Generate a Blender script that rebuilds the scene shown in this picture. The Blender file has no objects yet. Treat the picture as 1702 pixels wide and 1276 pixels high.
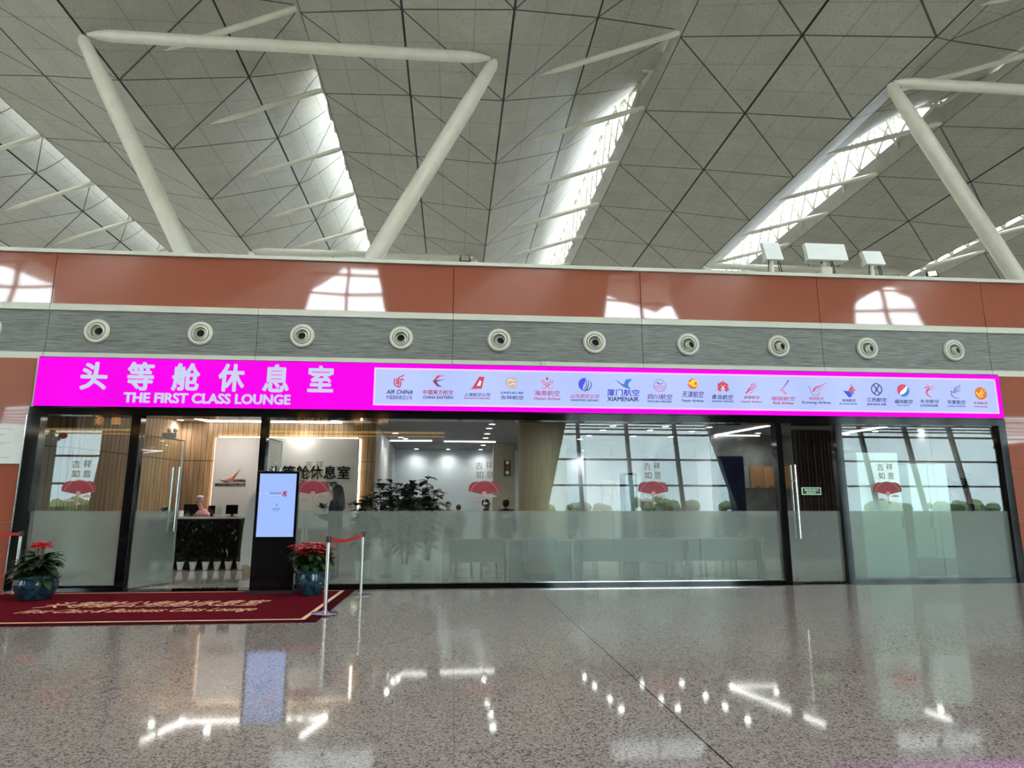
import bpy, bmesh, math, random
from mathutils import Vector, Matrix
random.seed(7)
C = bpy.context.scene.collection
SC = bpy.context.scene
R = math.radians
# ------------------------------------------------------------------ camera, world, exposure
HC = 1.3
FPX = 1103.0
YAW, PITCH = R(5.035), R(10.94)
cam = bpy.data.cameras.new('camera'); cam.sensor_width = 36; cam.lens = 36 * FPX / 1702
cam.clip_start = .05; cam.clip_end = 400
co = bpy.data.objects.new('camera', cam); C.objects.link(co)
co.location = (0, 0, HC); co.rotation_euler = (math.pi/2 + PITCH, 0, -YAW)
SC.camera = co
_f = Vector((math.sin(YAW)*math.cos(PITCH), math.cos(YAW)*math.cos(PITCH), math.sin(PITCH)))
_r = Vector((math.cos(YAW), -math.sin(YAW), 0)); _u = _r.cross(_f)
def at(px, py, Y=None, z=None):
    d = _f + _r*((px-851)/FPX) + _u*((638-py)/FPX)
    t = Y/d.y if Y is not None else (z-HC)/d.z
    return Vector((d.x*t, d.y*t, HC+d.z*t))
W = bpy.data.worlds.new('world'); SC.world = W; W.use_nodes = True
bg = W.node_tree.nodes['Background']
bg.inputs[0].default_value = (.92, .98, 1.0, 1)
# overcast sky: brighter towards the zenith
_n = W.node_tree.nodes; _l = W.node_tree.links
_g = _n.new('ShaderNodeTexCoord'); _x = _n.new('ShaderNodeSeparateXYZ'); _m = _n.new('ShaderNodeMapRange')
_l.new(_g.outputs['Generated'], _x.inputs[0]); _l.new(_x.outputs[2], _m.inputs['Value'])
_m.inputs['From Min'].default_value = .10; _m.inputs['From Max'].default_value = .75
_m.inputs['To Min'].default_value = 7.0; _m.inputs['To Max'].default_value = 32.0
_l.new(_m.outputs[0], bg.inputs[1])
_c = _n.new('ShaderNodeMix'); _c.data_type = 'RGBA'; _m2 = _n.new('ShaderNodeMapRange'); _l.new(_x.outputs[2], _m2.inputs['Value'])
_m2.inputs['From Max'].default_value = .5; _l.new(_m2.outputs[0], _c.inputs[0])
_c.inputs[6].default_value = (.70, .93, 1.0, 1); _c.inputs[7].default_value = (.97, .985, 1.0, 1); _l.new(_c.outputs[2], bg.inputs[0])
SC.view_settings.view_transform = 'Standard'; SC.view_settings.look = 'None'
SC.view_settings.gamma = 1; SC.view_settings.exposure = 0.5
SC.view_settings.use_curve_mapping = False
SC.cycles.max_bounces = 12; SC.cycles.diffuse_bounces = 7; SC.cycles.glossy_bounces = 4
SC.cycles.transmission_bounces = 8; SC.cycles.transparent_max_bounces = 16
SC.cycles.use_denoising = True; SC.cycles.sample_clamp_indirect = 20
SC.cycles.caustics_reflective = False; SC.cycles.caustics_refractive = True

# ------------------------------------------------------------------ materials
M = {}
class NT:
    def __init__(s, m): s.t = m.node_tree; s.b = s.t.nodes.get('Principled BSDF')
    def n(s, typ, **k):
        x = s.t.nodes.new(typ)
        for a, b in k.items():
            if a.startswith('i_'):
                key = a[2:]; key = int(key) if key.isdigit() else key.replace('_', ' ')
                if hasattr(b, 'is_linked') : s.t.links.new(b, x.inputs[key])
                else: x.inputs[key].default_value = b
            else: setattr(x, a, b)
        return x
    def math(s, op, a, b=0.0, c=0.0):
        x = s.t.nodes.new('ShaderNodeMath'); x.operation = op
        for i, v in enumerate((a, b, c)):
            if hasattr(v, 'is_linked'): s.t.links.new(v, x.inputs[i])
            else: x.inputs[i].default_value = v
        return x.outputs[0]
    def line(s, v, period, off, w):         # 1 on a line of half width w, every period
        a = s.math('DIVIDE', s.math('SUBTRACT', v, off), period)
        fr = s.math('FRACT', s.math('ADD', a, .5))
        d = s.math('MULTIPLY', s.math('ABSOLUTE', s.math('SUBTRACT', fr, .5)), period)
        return s.math('LESS_THAN', d, w)
    def mix(s, fac, a, b):
        x = s.t.nodes.new('ShaderNodeMix'); x.data_type = 'RGBA'
        for i, v in ((0, fac), (6, a), (7, b)):
            if hasattr(v, 'is_linked'): s.t.links.new(v, x.inputs[i])
            else: x.inputs[i].default_value = v if i == 0 else (*v, 1)
        return x.outputs[2]
    def link(s, a, b): s.t.links.new(a, b)
def mat(name, col, rough=.5, metal=0, spec=.5, noise=0, nscale=8, bump=0, bscale=40, emit=None, es=0, stretch=None, coat=0):
    m = bpy.data.materials.new(name); m.use_nodes = True; t = NT(m); b = t.b
    b.inputs['Base Color'].default_value = (*col, 1); b.inputs['Roughness'].default_value = rough
    b.inputs['Metallic'].default_value = metal; b.inputs['Specular IOR Level'].default_value = spec
    b.inputs['Coat Weight'].default_value = coat; b.inputs['Coat Roughness'].default_value = .03
    if noise or bump:
        tc = t.n('ShaderNodeTexCoord'); mp = t.n('ShaderNodeMapping', i_0=tc.outputs['Object'])
        if stretch: mp.inputs['Scale'].default_value = stretch
    if noise:
        nz = t.n('ShaderNodeTexNoise', i_Vector=mp.outputs[0], i_Scale=float(nscale), i_Detail=4.0)
        lo = tuple(max(0, c*(1-noise)) for c in col); hi = tuple(min(1, c*(1+noise)) for c in col)
        st = t.math('MULTIPLY_ADD', nz.outputs[0], 2.4, -.7); st2 = t.n('ShaderNodeClamp', i_0=st).outputs[0]
        t.link(t.mix(st2, lo, hi), b.inputs['Base Color'])
    if bump:
        nb = t.n('ShaderNodeTexNoise', i_Vector=mp.outputs[0], i_Scale=float(bscale), i_Detail=3.0)
        bp = t.n('ShaderNodeBump', i_Height=nb.outputs[0], i_Strength=float(bump), i_Distance=.02)
        t.link(bp.outputs[0], b.inputs['Normal'])
    if emit:
        b.inputs['Emission Color'].default_value = (*emit, 1); b.inputs['Emission Strength'].default_value = es
    M[name] = m; return m
mat('white_paint', (.66, .69, .58), .35, noise=.05, nscale=3)
mat('tube_white', (.76, .75, .63), .32, noise=.06, nscale=2)
mat('trim_white', (.56, .585, .495), .3, noise=.04, nscale=2)
mat('beam_grey', (.52, .52, .47), .5, noise=.08, nscale=2)
mat('black_gloss', (.004, .0045, .005), .07, spec=.32)
mat('kiosk_black', (.004, .004, .005), .08, spec=.25)
mat('taupe', (.25, .215, .17), .5, noise=.15, nscale=6, stretch=(6, 6, .3))
mat('black_matte', (.012, .012, .014), .5)
mat('chrome', (.75, .76, .76), .12, metal=1)
mat('steel', (.60, .60, .58), .25, metal=1, noise=.1, nscale=6, stretch=(40, 40, 1))
mat('dark_hole', (.002, .002, .002), .9)
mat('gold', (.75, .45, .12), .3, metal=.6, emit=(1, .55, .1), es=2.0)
mat('gold_print', (.16, .115, .055), .45)
mat('red_belt', (.42, .015, .01), .6, noise=.2, nscale=20)
mat('wall_grey', (.42, .44, .46), .6, noise=.05, nscale=2)
mat('wall_blue', (.50, .56, .62), .6, noise=.05, nscale=1)
mat('wall_light', (.6, .6, .57), .7, noise=.05, nscale=1)
mat('marble_grey', (.16, .165, .165), .25, noise=.35, nscale=1.6)
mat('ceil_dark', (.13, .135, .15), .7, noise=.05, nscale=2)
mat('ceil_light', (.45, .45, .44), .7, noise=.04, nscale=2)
mat('panel_white', (.80, .76, .73), .45, noise=.03, nscale=1)
mat('ink_black', (.015, .014, .014), .4)
mat('ink_red', (.50, .02, .02), .4)
mat('lamp_white', (1, 1, 1), .5, emit=(1, .97, .92), es=30)
mat('led_line', (1, 1, 1), .5, emit=(1, .97, .93), es=6.5)
mat('led_warm', (1, .9, .75), .5, emit=(1, .85, .65), es=7)
mat('curtain', (.045, .028, .024), .85, noise=.3, nscale=3, stretch=(14, 14, .4))
mat('oak', (.36, .19, .085), .4, noise=.25, nscale=6, stretch=(1, 1, .15), bump=.1, bscale=20)
mat('column_wood', (.40, .31, .19), .45, noise=.22, nscale=9, stretch=(8, 8, .25))
mat('leaf', (.018, .045, .014), .38, noise=.5, nscale=14)
mat('leaf_dark', (.010, .022, .009), .35, noise=.6, nscale=20)
mat('leaf_mid', (.035, .085, .022), .4, noise=.45, nscale=10)
mat('petal', (.75, .03, .05), .45, noise=.3, nscale=20)
mat('petal_pink', (.62, .12, .12), .45, noise=.25, nscale=20)
mat('stalk', (.05, .07, .02), .6, noise=.3, nscale=12)
mat('soil', (.03, .02, .012), .9, noise=.4, nscale=40)
mat('pot_white', (.85, .85, .83), .2, noise=.02)
mat('pot_teal', (.006, .042, .065), .12, noise=.75, nscale=16, coat=.8)
mat('pot_rim', (.008, .05, .075), .12, noise=.5, nscale=20, coat=.8)
mat('stone_white', (.75, .76, .76), .3, noise=.05)
mat('skin', (.50, .30, .21), .55, noise=.06, nscale=12)
mat('hair', (.010, .008, .008), .45, noise=.4, nscale=40)
mat('cloth_black', (.012, .012, .014), .85, noise=.3, nscale=30)
mat('cloth_navy', (.02, .025, .05), .85, noise=.3, nscale=30)
mat('cloth_grey', (.18, .18, .19), .85, noise=.3, nscale=30)
mat('cloth_cream', (.5, .47, .42), .85, noise=.2, nscale=30)
mat('pink_plush', (.80, .38, .42), .8, noise=.15, nscale=25)
mat('plush_white', (.85, .82, .80), .8)
mat('screen_off', (.008, .009, .012), .1)
mat('screen_navy', (.010, .014, .035), .15, noise=.3, nscale=3)
mat('counter_grey', (.24, .25, .245), .35, noise=.05, nscale=4)
mat('counter_dark', (.05, .075, .08), .5, noise=.2, nscale=4)
mat('cabinet_mint', (.56, .70, .64), .3, noise=.03, nscale=2)
mat('device_white', (.72, .78, .76), .4, noise=.03, nscale=4)
mat('shop_brown', (.10, .055, .03), .35, noise=.4, nscale=4, stretch=(1, 1, .2))
mat('shop_dark', (.02, .018, .016), .35, noise=.4, nscale=2)
mat('shop_wood', (.24, .11, .06), .35, noise=.3, nscale=4, stretch=(4, 4, .2))
mat('mullion', (.05, .055, .055), .4, noise=.1)
mat('hall_wall', (.62, .63, .60), .7, noise=.06, nscale=.6)
mat('tree_green', (.05, .09, .035), .8, noise=.5, nscale=2)
mat('ground', (.16, .17, .16), .9, noise=.2, nscale=.2)
mat('red_lantern', (.5, .02, .02), .5, emit=(1, .05, .03), es=.3)
mat('paper', (.62, .66, .62), .3, noise=.03)
mat('fan_red', (.25, .022, .035), .5, noise=.15, nscale=12)
mat('fan_pink', (.42, .28, .25), .5)
mat('orange_art', (.65, .16, .05), .45, noise=.7, nscale=5)

# brushed grey band: fine horizontal lines
m = mat('brushed', (.20, .22, .21), .38, spec=.4)
t = NT(m); tc = t.n('ShaderNodeTexCoord'); mp = t.n('ShaderNodeMapping', i_0=tc.outputs['Object']); mp.inputs['Scale'].default_value = (1.1, 1, 34)
nz = t.n('ShaderNodeTexNoise', i_Vector=mp.outputs[0], i_Scale=2.4, i_Detail=5.0, i_Roughness=.7)
st = t.n('ShaderNodeClamp', i_0=t.math('MULTIPLY_ADD', nz.outputs[0], 3.2, -1.1)).outputs[0]
t.link(t.mix(st, (.07, .08, .074), (.25, .27, .25)), t.b.inputs['Base Color'])
# terracotta glazed panels (wavy reflections)
m = mat('terracotta', (.30, .088, .052), .035, spec=.75, noise=.07, nscale=30, stretch=(1, 1, 3))
t = NT(m); tc = t.n('ShaderNodeTexCoord'); mp = t.n('ShaderNodeMapping', i_0=tc.outputs['Object']); mp.inputs['Scale'].default_value = (.5, 1, 1.6)
nb = t.n('ShaderNodeTexNoise', i_Vector=mp.outputs[0], i_Scale=.6, i_Detail=1.0)
bp = t.n('ShaderNodeBump', i_Height=nb.outputs[0], i_Strength=.10, i_Distance=.05); t.link(bp.outputs[0], t.b.inputs['Normal'])
# slatted wood wall
def wood_slats(name, a, b, period):
    m = mat(name, a, .45); t = NT(m); tc = t.n('ShaderNodeTexCoord'); sx = t.n('ShaderNodeSeparateXYZ', i_0=tc.outputs['UV'])
    fr = t.math('FRACT', t.math('DIVIDE', sx.outputs[0], period))
    mp = t.n('ShaderNodeMapping', i_0=tc.outputs['UV']); mp.inputs['Scale'].default_value = (7, .35, 1)
    nz = t.n('ShaderNodeTexNoise', i_Vector=mp.outputs[0], i_Scale=3.0, i_Detail=4.0)
    c = t.mix(t.n('ShaderNodeClamp', i_0=t.math('MULTIPLY_ADD', nz.outputs[0], 2.6, -.8)).outputs[0], a, b)
    g = t.math('LESS_THAN', fr, .09); h = t.line(sx.outputs[1], 10.0, 2.62, .012)
    t.link(t.mix(t.math('MAXIMUM', g, h), c, tuple(x*.25 for x in a)), t.b.inputs['Base Color'])
    t.link(t.math('MULTIPLY_ADD', g, .3, .4), t.b.inputs['Roughness']); return m
wood_slats('wood_slats', (.20, .115, .058), (.36, .245, .135), .13)
# polished granite floor with tile joints
m = mat('granite', (.25, .24, .22), .09, spec=.5); t = NT(m)
geo = t.n('ShaderNodeNewGeometry'); sx = t.n('ShaderNodeSeparateXYZ', i_0=geo.outputs['Position'])
v1 = t.n('ShaderNodeTexVoronoi', i_Vector=geo.outputs['Position'], i_Scale=75.0)
v2 = t.n('ShaderNodeTexNoise', i_Vector=geo.outputs['Position'], i_Scale=95.0, i_Detail=3.0, i_Roughness=.7)
v3 = t.n('ShaderNodeTexNoise', i_Vector=geo.outputs['Position'], i_Scale=.8, i_Detail=2.0)
c = t.mix(t.n('ShaderNodeClamp', i_0=t.math('MULTIPLY_ADD', v2.outputs[0], 4.0, -1.5)).outputs[0], (.12, .104, .098), (.47, .42, .395))
vs = t.n('ShaderNodeSeparateColor', i_0=v1.outputs['Color'])
c = t.mix(t.math('MULTIPLY', t.math('GREATER_THAN', vs.outputs[0], .72), .55), c, (.46, .42, .39))
c = t.mix(t.math('MULTIPLY', t.math('GREATER_THAN', vs.outputs[1], .80), .7), c, (.04, .036, .034))
c = t.mix(t.math('MULTIPLY', v3.outputs[0], .25), c, (.21, .195, .18))
ln = t.math('MAXIMUM', t.line(sx.outputs[0], .72, .03, .0022), t.line(sx.outputs[1], .8, 4.8, .0022))
ln2 = t.line(sx.outputs[0], 14.4, .03+1.44, .006)
c = t.mix(t.math('MULTIPLY', ln, .6), c, (.05, .045, .04)); c = t.mix(ln2, c, (.006, .006, .006))
t.link(c, t.b.inputs['Base Color'])
t.link(t.math('MULTIPLY_ADD', t.math('MAXIMUM', ln, ln2), .05, .055), t.b.inputs['Roughness'])
# lounge floor marble
mat('marble_floor', (.50, .48, .44), .08, noise=.22, nscale=1.5)
# red carpet
mat('carpet_red', (.10, .004, .010), .95, spec=.05, noise=.25, nscale=60, bump=.4, bscale=300)
mat('carpet_dark', (.04, .003, .005), .95, spec=.05, noise=.25, nscale=60)
mat('carpet_gold', (.75, .46, .28), .9, noise=.2, nscale=60)
# roof panels: joints drawn from panel coordinates in the UV map (u = fold index, v = bay)
m = mat('roof_panel', (.30, .31, .27), .55); t = NT(m)
tc = t.n('ShaderNodeTexCoord'); sx = t.n('ShaderNodeSeparateXYZ', i_0=tc.outputs['UV']); u, v = sx.outputs[0], sx.outputs[1]
nz = t.n('ShaderNodeTexNoise', i_Vector=tc.outputs['Object'], i_Scale=.5, i_Detail=6.0, i_Roughness=.65)
nz2 = t.n('ShaderNodeTexNoise', i_Vector=tc.outputs['Object'], i_Scale=9.0, i_Detail=2.0)
c = t.mix(t.n('ShaderNodeClamp', i_0=t.math('MULTIPLY_ADD', nz.outputs[0], 2.4, -.7)).outputs[0], (.41, .41, .355), (.52, .515, .455))
c = t.mix(t.n('ShaderNodeClamp', i_0=t.math('MULTIPLY_ADD', nz2.outputs[0], -7.0, 3.2)).outputs[0], c, (.37, .372, .32))
nz3 = t.n('ShaderNodeTexNoise', i_Vector=tc.outputs['Object'], i_Scale=.9, i_Detail=5.0, i_Roughness=.8)
c = t.mix(t.n('ShaderNodeClamp', i_0=t.math('MULTIPLY_ADD', nz3.outputs[0], 6.0, -3.9)).outputs[0], c, (.33, .33, .28))
left = t.math('LESS_THAN', u, 2.0)
dg = t.math('ADD', t.math('MULTIPLY', t.math('SUBTRACT', v, u), left), t.math('MULTIPLY', t.math('ADD', v, u), t.math('SUBTRACT', 1.0, left)))
big = t.math('MAXIMUM', t.line(v, 1.0, 0.0, .007), t.line(dg, 1.0, 0.0, .010))
fold = t.line(u, 1.0, 0.0, .011)
fine = t.math('MAXIMUM', t.line(v, 1/3, 0.0, .004), t.line(u, 1/3, 0.0, .005))
c = t.mix(t.math('MULTIPLY', fine, .38), c, (.10, .10, .085))
c = t.mix(t.math('MULTIPLY', big, .85), c, (.02, .02, .018)); c = t.mix(fold, c, (.005, .005, .005))
t.link(c, t.b.inputs['Base Color'])
# clear glass: see through with a Fresnel reflection
def glass(name, tint, ior=1.5, rough=0.0):
    m = bpy.data.materials.new(name); m.use_nodes = True; nt = m.node_tree; nt.nodes.clear()
    o = nt.nodes.new('ShaderNodeOutputMaterial'); mx = nt.nodes.new('ShaderNodeMixShader'); fr = nt.nodes.new('ShaderNodeFresnel')
    ge = nt.nodes.new('ShaderNodeNewGeometry'); mi = nt.nodes.new('ShaderNodeMath'); mi.operation = 'MULTIPLY_ADD'   # same Fresnel on both faces of the pane
    nt.links.new(ge.outputs['Backfacing'], mi.inputs[0]); mi.inputs[1].default_value = 1/ior-ior; mi.inputs[2].default_value = ior
    nt.links.new(mi.outputs[0], fr.inputs[0])
    tr = nt.nodes.new('ShaderNodeBsdfTransparent'); tr.inputs[0].default_value = (*tint, 1)
    gl = nt.nodes.new('ShaderNodeBsdfGlossy'); gl.inputs['Roughness'].default_value = rough
    L = nt.links; L.new(fr.outputs[0], mx.inputs[0]); L.new(tr.outputs[0], mx.inputs[1]); L.new(gl.outputs[0], mx.inputs[2]); L.new(mx.outputs[0], o.inputs[0])
    M[name] = m
glass('clear_glass', (.93, .96, .95))
glass('sky_glass', (.97, .98, .98)); glass('skylight_glass', (.42, .44, .50)); glass('added_skylight_glass', (.90, .90, .90))
m = mat('frost', (.42, .455, .43), .3)          # etched film: half scatters, half blurs
nt = m.node_tree; b = nt.nodes['Principled BSDF']; b.inputs['Roughness'].default_value = .45
b.inputs['Specular IOR Level'].default_value = .2
rf = nt.nodes.new('ShaderNodeBsdfRefraction'); rf.inputs['Roughness'].default_value = .19; rf.inputs['IOR'].default_value = 1.25; rf.inputs[0].default_value = (.86, .93, .90, 1)
mx = nt.nodes.new('ShaderNodeMixShader'); mx.inputs[0].default_value = .74
nt.links.new(b.outputs[0], mx.inputs[1]); nt.links.new(rf.outputs[0], mx.inputs[2]); nt.links.new(mx.outputs[0], nt.nodes['Material Output'].inputs[0])
# light box materials
def lightbox(name, col, es, var=.0):
    m = mat(name, col, .25, emit=col, es=es); t = NT(m)
    if var:
        geo = t.n('ShaderNodeNewGeometry'); sx = t.n('ShaderNodeMapping', i_0=geo.outputs['Position']); sx.inputs['Scale'].default_value = (1.1, 0, .35)
        nz = t.n('ShaderNodeTexNoise', i_Vector=sx.outputs[0], i_Scale=1.0, i_Detail=1.0)
        t.link(t.math('MULTIPLY_ADD', nz.outputs[0], es*var*2, es*(1-var)), t.b.inputs['Emission Strength'])
    t.b.inputs['Base Color'].default_value = (*[c*.06 for c in col], 1); t.b.inputs['Specular IOR Level'].default_value = 0.02; t.b.inputs['Roughness'].default_value = .5
lightbox('magenta_box', (1.0, .002, .88), .66, .12)
lightbox('blue_box', (.44, .53, .95), .78, .15)
lightbox('box_border', (.92, .60, 1.0), .7)
lightbox('letter_light', (.66, .72, .95), .62)
lightbox('kiosk_screen', (.36, .52, 1.0), .68)
lightbox('exit_green', (.55, .95, .60), .6)
PAL = {'red': (.55, .03, .07), 'pink': (.62, .16, .28), 'dark': (.035, .045, .14), 'blue': (.03, .04, .60), 'sky': (.02, .16, .50),
       'gold': (.55, .36, .18), 'yellow': (.85, .50, .02), 'orange': (.60, .12, .01), 'white': (.80, .82, 1.0), 'navy': (.025, .05, .20), 'purple': (.22, .12, .36)}
for k, c in PAL.items(): mat('print_'+k, c, .4, emit=c, es=.22)

# ------------------------------------------------------------------ helpers
ORI = {}
def link(o, parent=None):
    C.objects.link(o)
    if parent is not None: o.parent = parent
    return o
def tag(o, label=None, cat=None, group=None, kind=None):
    if label: o['label'] = label
    if cat: o['category'] = cat
    if group: o['group'] = group
    if kind: o['kind'] = kind
    return o
def empty(name, loc, rz=0, label=None, cat=None, group=None):
    o = bpy.data.objects.new(name, None); o.empty_display_size = .2
    o.location = loc; o.rotation_euler = (0, 0, rz); link(o); ORI[o.name] = Vector(loc)
    return tag(o, label, cat, group)
class MB:
    def __init__(s): s.v = []; s.f = []; s.m = []; s.uv = {}
    def add(s, vs, fs, m=0):
        k = len(s.v); s.v += [tuple(x) for x in vs]
        for f in fs: s.f.append([k+i for i in f]); s.m.append(m)
        return s
    def box(s, x0, x1, y0, y1, z0, z1, m=0):
        return s.add([(x0,y0,z0),(x1,y0,z0),(x1,y1,z0),(x0,y1,z0),(x0,y0,z1),(x1,y0,z1),(x1,y1,z1),(x0,y1,z1)],
                     [(3,2,1,0),(4,5,6,7),(0,1,5,4),(1,2,6,5),(2,3,7,6),(3,0,4,7)], m)
    def hexa(s, lo, hi, m=0):   # two quads (lists of 4 points)
        return s.add(list(lo)+list(hi), [(3,2,1,0),(4,5,6,7),(0,1,5,4),(1,2,6,5),(2,3,7,6),(3,0,4,7)], m)
    def tube(s, pts, rs, n=12, m=0, cap=True):
        pts = [Vector(p) for p in pts]
        if not hasattr(rs, '__len__'): rs = [rs]*len(pts)
        k = len(s.v); prev = None
        for i, p in enumerate(pts):
            d = (pts[min(i+1, len(pts)-1)] - pts[max(i-1, 0)]).normalized()
            a = d.cross(Vector((0, 0, 1)))
            if a.length < .05: a = d.cross(Vector((1, 0, 0)))
            a.normalize()
            if prev is not None and a.dot(prev) < 0: a = -a
            prev = a; b = d.cross(a)
            for j in range(n):
                t = 2*math.pi*j/n; q = p + (a*math.cos(t) + b*math.sin(t))*rs[i]; s.v.append(tuple(q))
        for i in range(len(pts)-1):
            for j in range(n):
                s.f.append([k+i*n+j, k+i*n+(j+1) % n, k+(i+1)*n+(j+1) % n, k+(i+1)*n+j]); s.m.append(m)
        if cap:
            s.f.append([k+j for j in range(n)][::-1]); s.m.append(m)
            s.f.append([k+(len(pts)-1)*n+j for j in range(n)]); s.m.append(m)
        return s
    def lathe(s, prof, c=(0,0,0), n=24, m=0, axis='z'):
        k = len(s.v)
        for r, h in prof:
            for j in range(n):
                t = 2*math.pi*j/n; x, y = r*math.cos(t), r*math.sin(t)
                s.v.append((c[0]+x, c[1]+y, c[2]+h) if axis == 'z' else (c[0]+x, c[1]+h, c[2]+y))
        for i in range(len(prof)-1):
            for j in range(n):
                q = [k+i*n+j, k+i*n+(j+1) % n, k+(i+1)*n+(j+1) % n, k+(i+1)*n+j]
                s.f.append(q if axis == 'z' else q[::-1]); s.m.append(m)
        return s
    def ball(s, c, r, n=12, m=0, sq=(1,1,1)):
        k = len(s.v); h = n//2
        for i in range(h+1):
            a = math.pi*i/h
            for j in range(n):
                t = 2*math.pi*j/n
                s.v.append((c[0]+r*sq[0]*math.sin(a)*math.cos(t), c[1]+r*sq[1]*math.sin(a)*math.sin(t), c[2]-r*sq[2]*math.cos(a)))
        for i in range(h):
            for j in range(n): s.f.append([k+i*n+j, k+i*n+(j+1) % n, k+(i+1)*n+(j+1) % n, k+(i+1)*n+j]); s.m.append(m)
        return s
    def slab(s, pts, y, th, m=0):       # outline in x,z extruded towards the viewer (-y)
        n = len(pts); k = len(s.v)
        s.v += [(p[0], y-th, p[1]) for p in pts] + [(p[0], y, p[1]) for p in pts]
        s.f.append([k+i for i in range(n)]); s.m.append(m)
        for i in range(n): s.f.append([k+i, k+n+i, k+n+(i+1) % n, k+(i+1) % n]); s.m.append(m)
        return s
    def leaf(s, p, d, L, w, up=(0,0,1), m=0, fold=.25, droop=.3):
        p = Vector(p); d = Vector(d).normalized(); sd = d.cross(Vector(up))
        if sd.length < .05: sd = Vector((1, 0, 0))
        sd.normalize(); n = sd.cross(d)
        k = len(s.v); st = [(0, .06), (.25, .75), (.55, 1), (.82, .6), (1, .02)]
        for t, ww in st:
            c = p + d*L*t - Vector((0, 0, 1))*droop*L*t*t
            s.v += [tuple(c - sd*w*.5*ww + n*fold*w*.4*ww), tuple(c), tuple(c + sd*w*.5*ww + n*fold*w*.4*ww)]
        for i in range(4):
            a = k+i*3
            s.f += [[a, a+1, a+4, a+3], [a+1, a+2, a+5, a+4]]; s.m += [m, m]
        return s
    def build(s, name, mats, parent=None, smooth=False, label=None, cat=None, group=None, kind=None, local=False, uvs=None):
        if isinstance(mats, str): mats = [mats]
        off = Vector((0, 0, 0))
        if parent is not None and not local: off = ORI.get(parent.name, off)
        me = bpy.data.meshes.new(name); me.from_pydata([tuple(Vector(v)-off) for v in s.v], [], s.f)
        for x in mats: me.materials.append(M[x])
        for i, p in enumerate(me.polygons): p.material_index = s.m[i]; p.use_smooth = smooth
        if uvs:
            l = me.uv_layers.new(name='UVMap')
            for lp in me.loops: l.data[lp.index].uv = uvs[lp.vertex_index]
        me.update()
        if smooth:
            try: me.set_sharp_from_angle(angle=R(40))
            except Exception: pass
        o = bpy.data.objects.new(name, me); link(o, parent)
        if parent is not None: ORI[o.name] = off
        return tag(o, label, cat, group, kind)
def kids(o): return [c for c in bpy.data.objects if c.parent is o]
def copy_tree(o, parent=None):
    c = o.copy(); C.objects.link(c); c.parent = parent
    if o.name in ORI: ORI[c.name] = ORI[o.name]
    for ch in kids(o): copy_tree(ch, c)
    return c
def struct(name, mb, mats, parent=None, **k):
    return mb.build(name, mats, parent, kind=None if parent is not None else 'structure', **k)
FONT = None
def text(name, body, x0, x1, y, z0, h, matn, parent, bold=0.0, shear=0.0, th=.004, mode='front', label=None, mirror=False):
    """lettering whose width fills x0..x1 and whose height is h above z0, on the plane y (front) or lying flat (floor)"""
    cu = bpy.data.curves.new(name, 'FONT'); cu.body = body; cu.shear = shear; cu.resolution_u = 3
    cu.extrude = .5
    ob = bpy.data.objects.new('t', cu); C.objects.link(ob)
    dg = bpy.context.evaluated_depsgraph_get(); me = bpy.data.meshes.new_from_object(ob.evaluated_get(dg)); bpy.data.objects.remove(ob)
    if bold:       # heavier strokes: the same outline laid around itself
        bm = bmesh.new()
        for q in range(6):
            m2 = me.copy(); m2.transform(Matrix.Translation((bold*math.cos(q*math.pi/3), bold*math.sin(q*math.pi/3), 0))); bm.from_mesh(m2); bpy.data.meshes.remove(m2)
        bm.to_mesh(me); bm.free()
    xs = [v.co.x for v in me.vertices]; ys = [v.co.y for v in me.vertices]
    a, b, c, d = min(xs), max(xs), min(ys), max(ys)
    off = ORI.get(parent.name, Vector((0, 0, 0))) if parent else Vector((0, 0, 0))
    for v in me.vertices:
        fx = (v.co.x-a)/(b-a); fy = (v.co.y-c)/(d-c); fz = v.co.z+.5
        X = x0+(x1-x0)*fx
        if mode == 'front': p = Vector((X, y-th*fz, z0+h*fy))
        elif mode == 'back': p = Vector((x1-(x1-x0)*fx, y+th*fz, z0+h*fy))
        else: p = Vector((X, y+h*fy, z0+th*fz))
        v.co = p-off
    me.materials.clear(); me.materials.append(M[matn])
    me.name = name; o = bpy.data.objects.new(name, me); link(o, parent); ORI[o.name] = off
    return tag(o, label)

YW = 12.4   # plane of the lounge front
# ------------------------------------------------------------------ floor
struct('floor', MB().box(-62, 64, -34, YW-.37, -.1, 0), 'granite')
struct('floor', MB().box(-62, 64, YW+.1, 84, -.11, -.004), 'marble_floor')
struct('trim_1', MB().box(-7.7, 11.3, YW-.37, YW+.1, -.1, 0), 'black_gloss')
struct('trim_2', MB().box(-62, -7.7, YW-.37, YW+.1, -.1, 0).box(11.3, 64, YW-.37, YW+.1, -.1, 0), 'granite')

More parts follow.
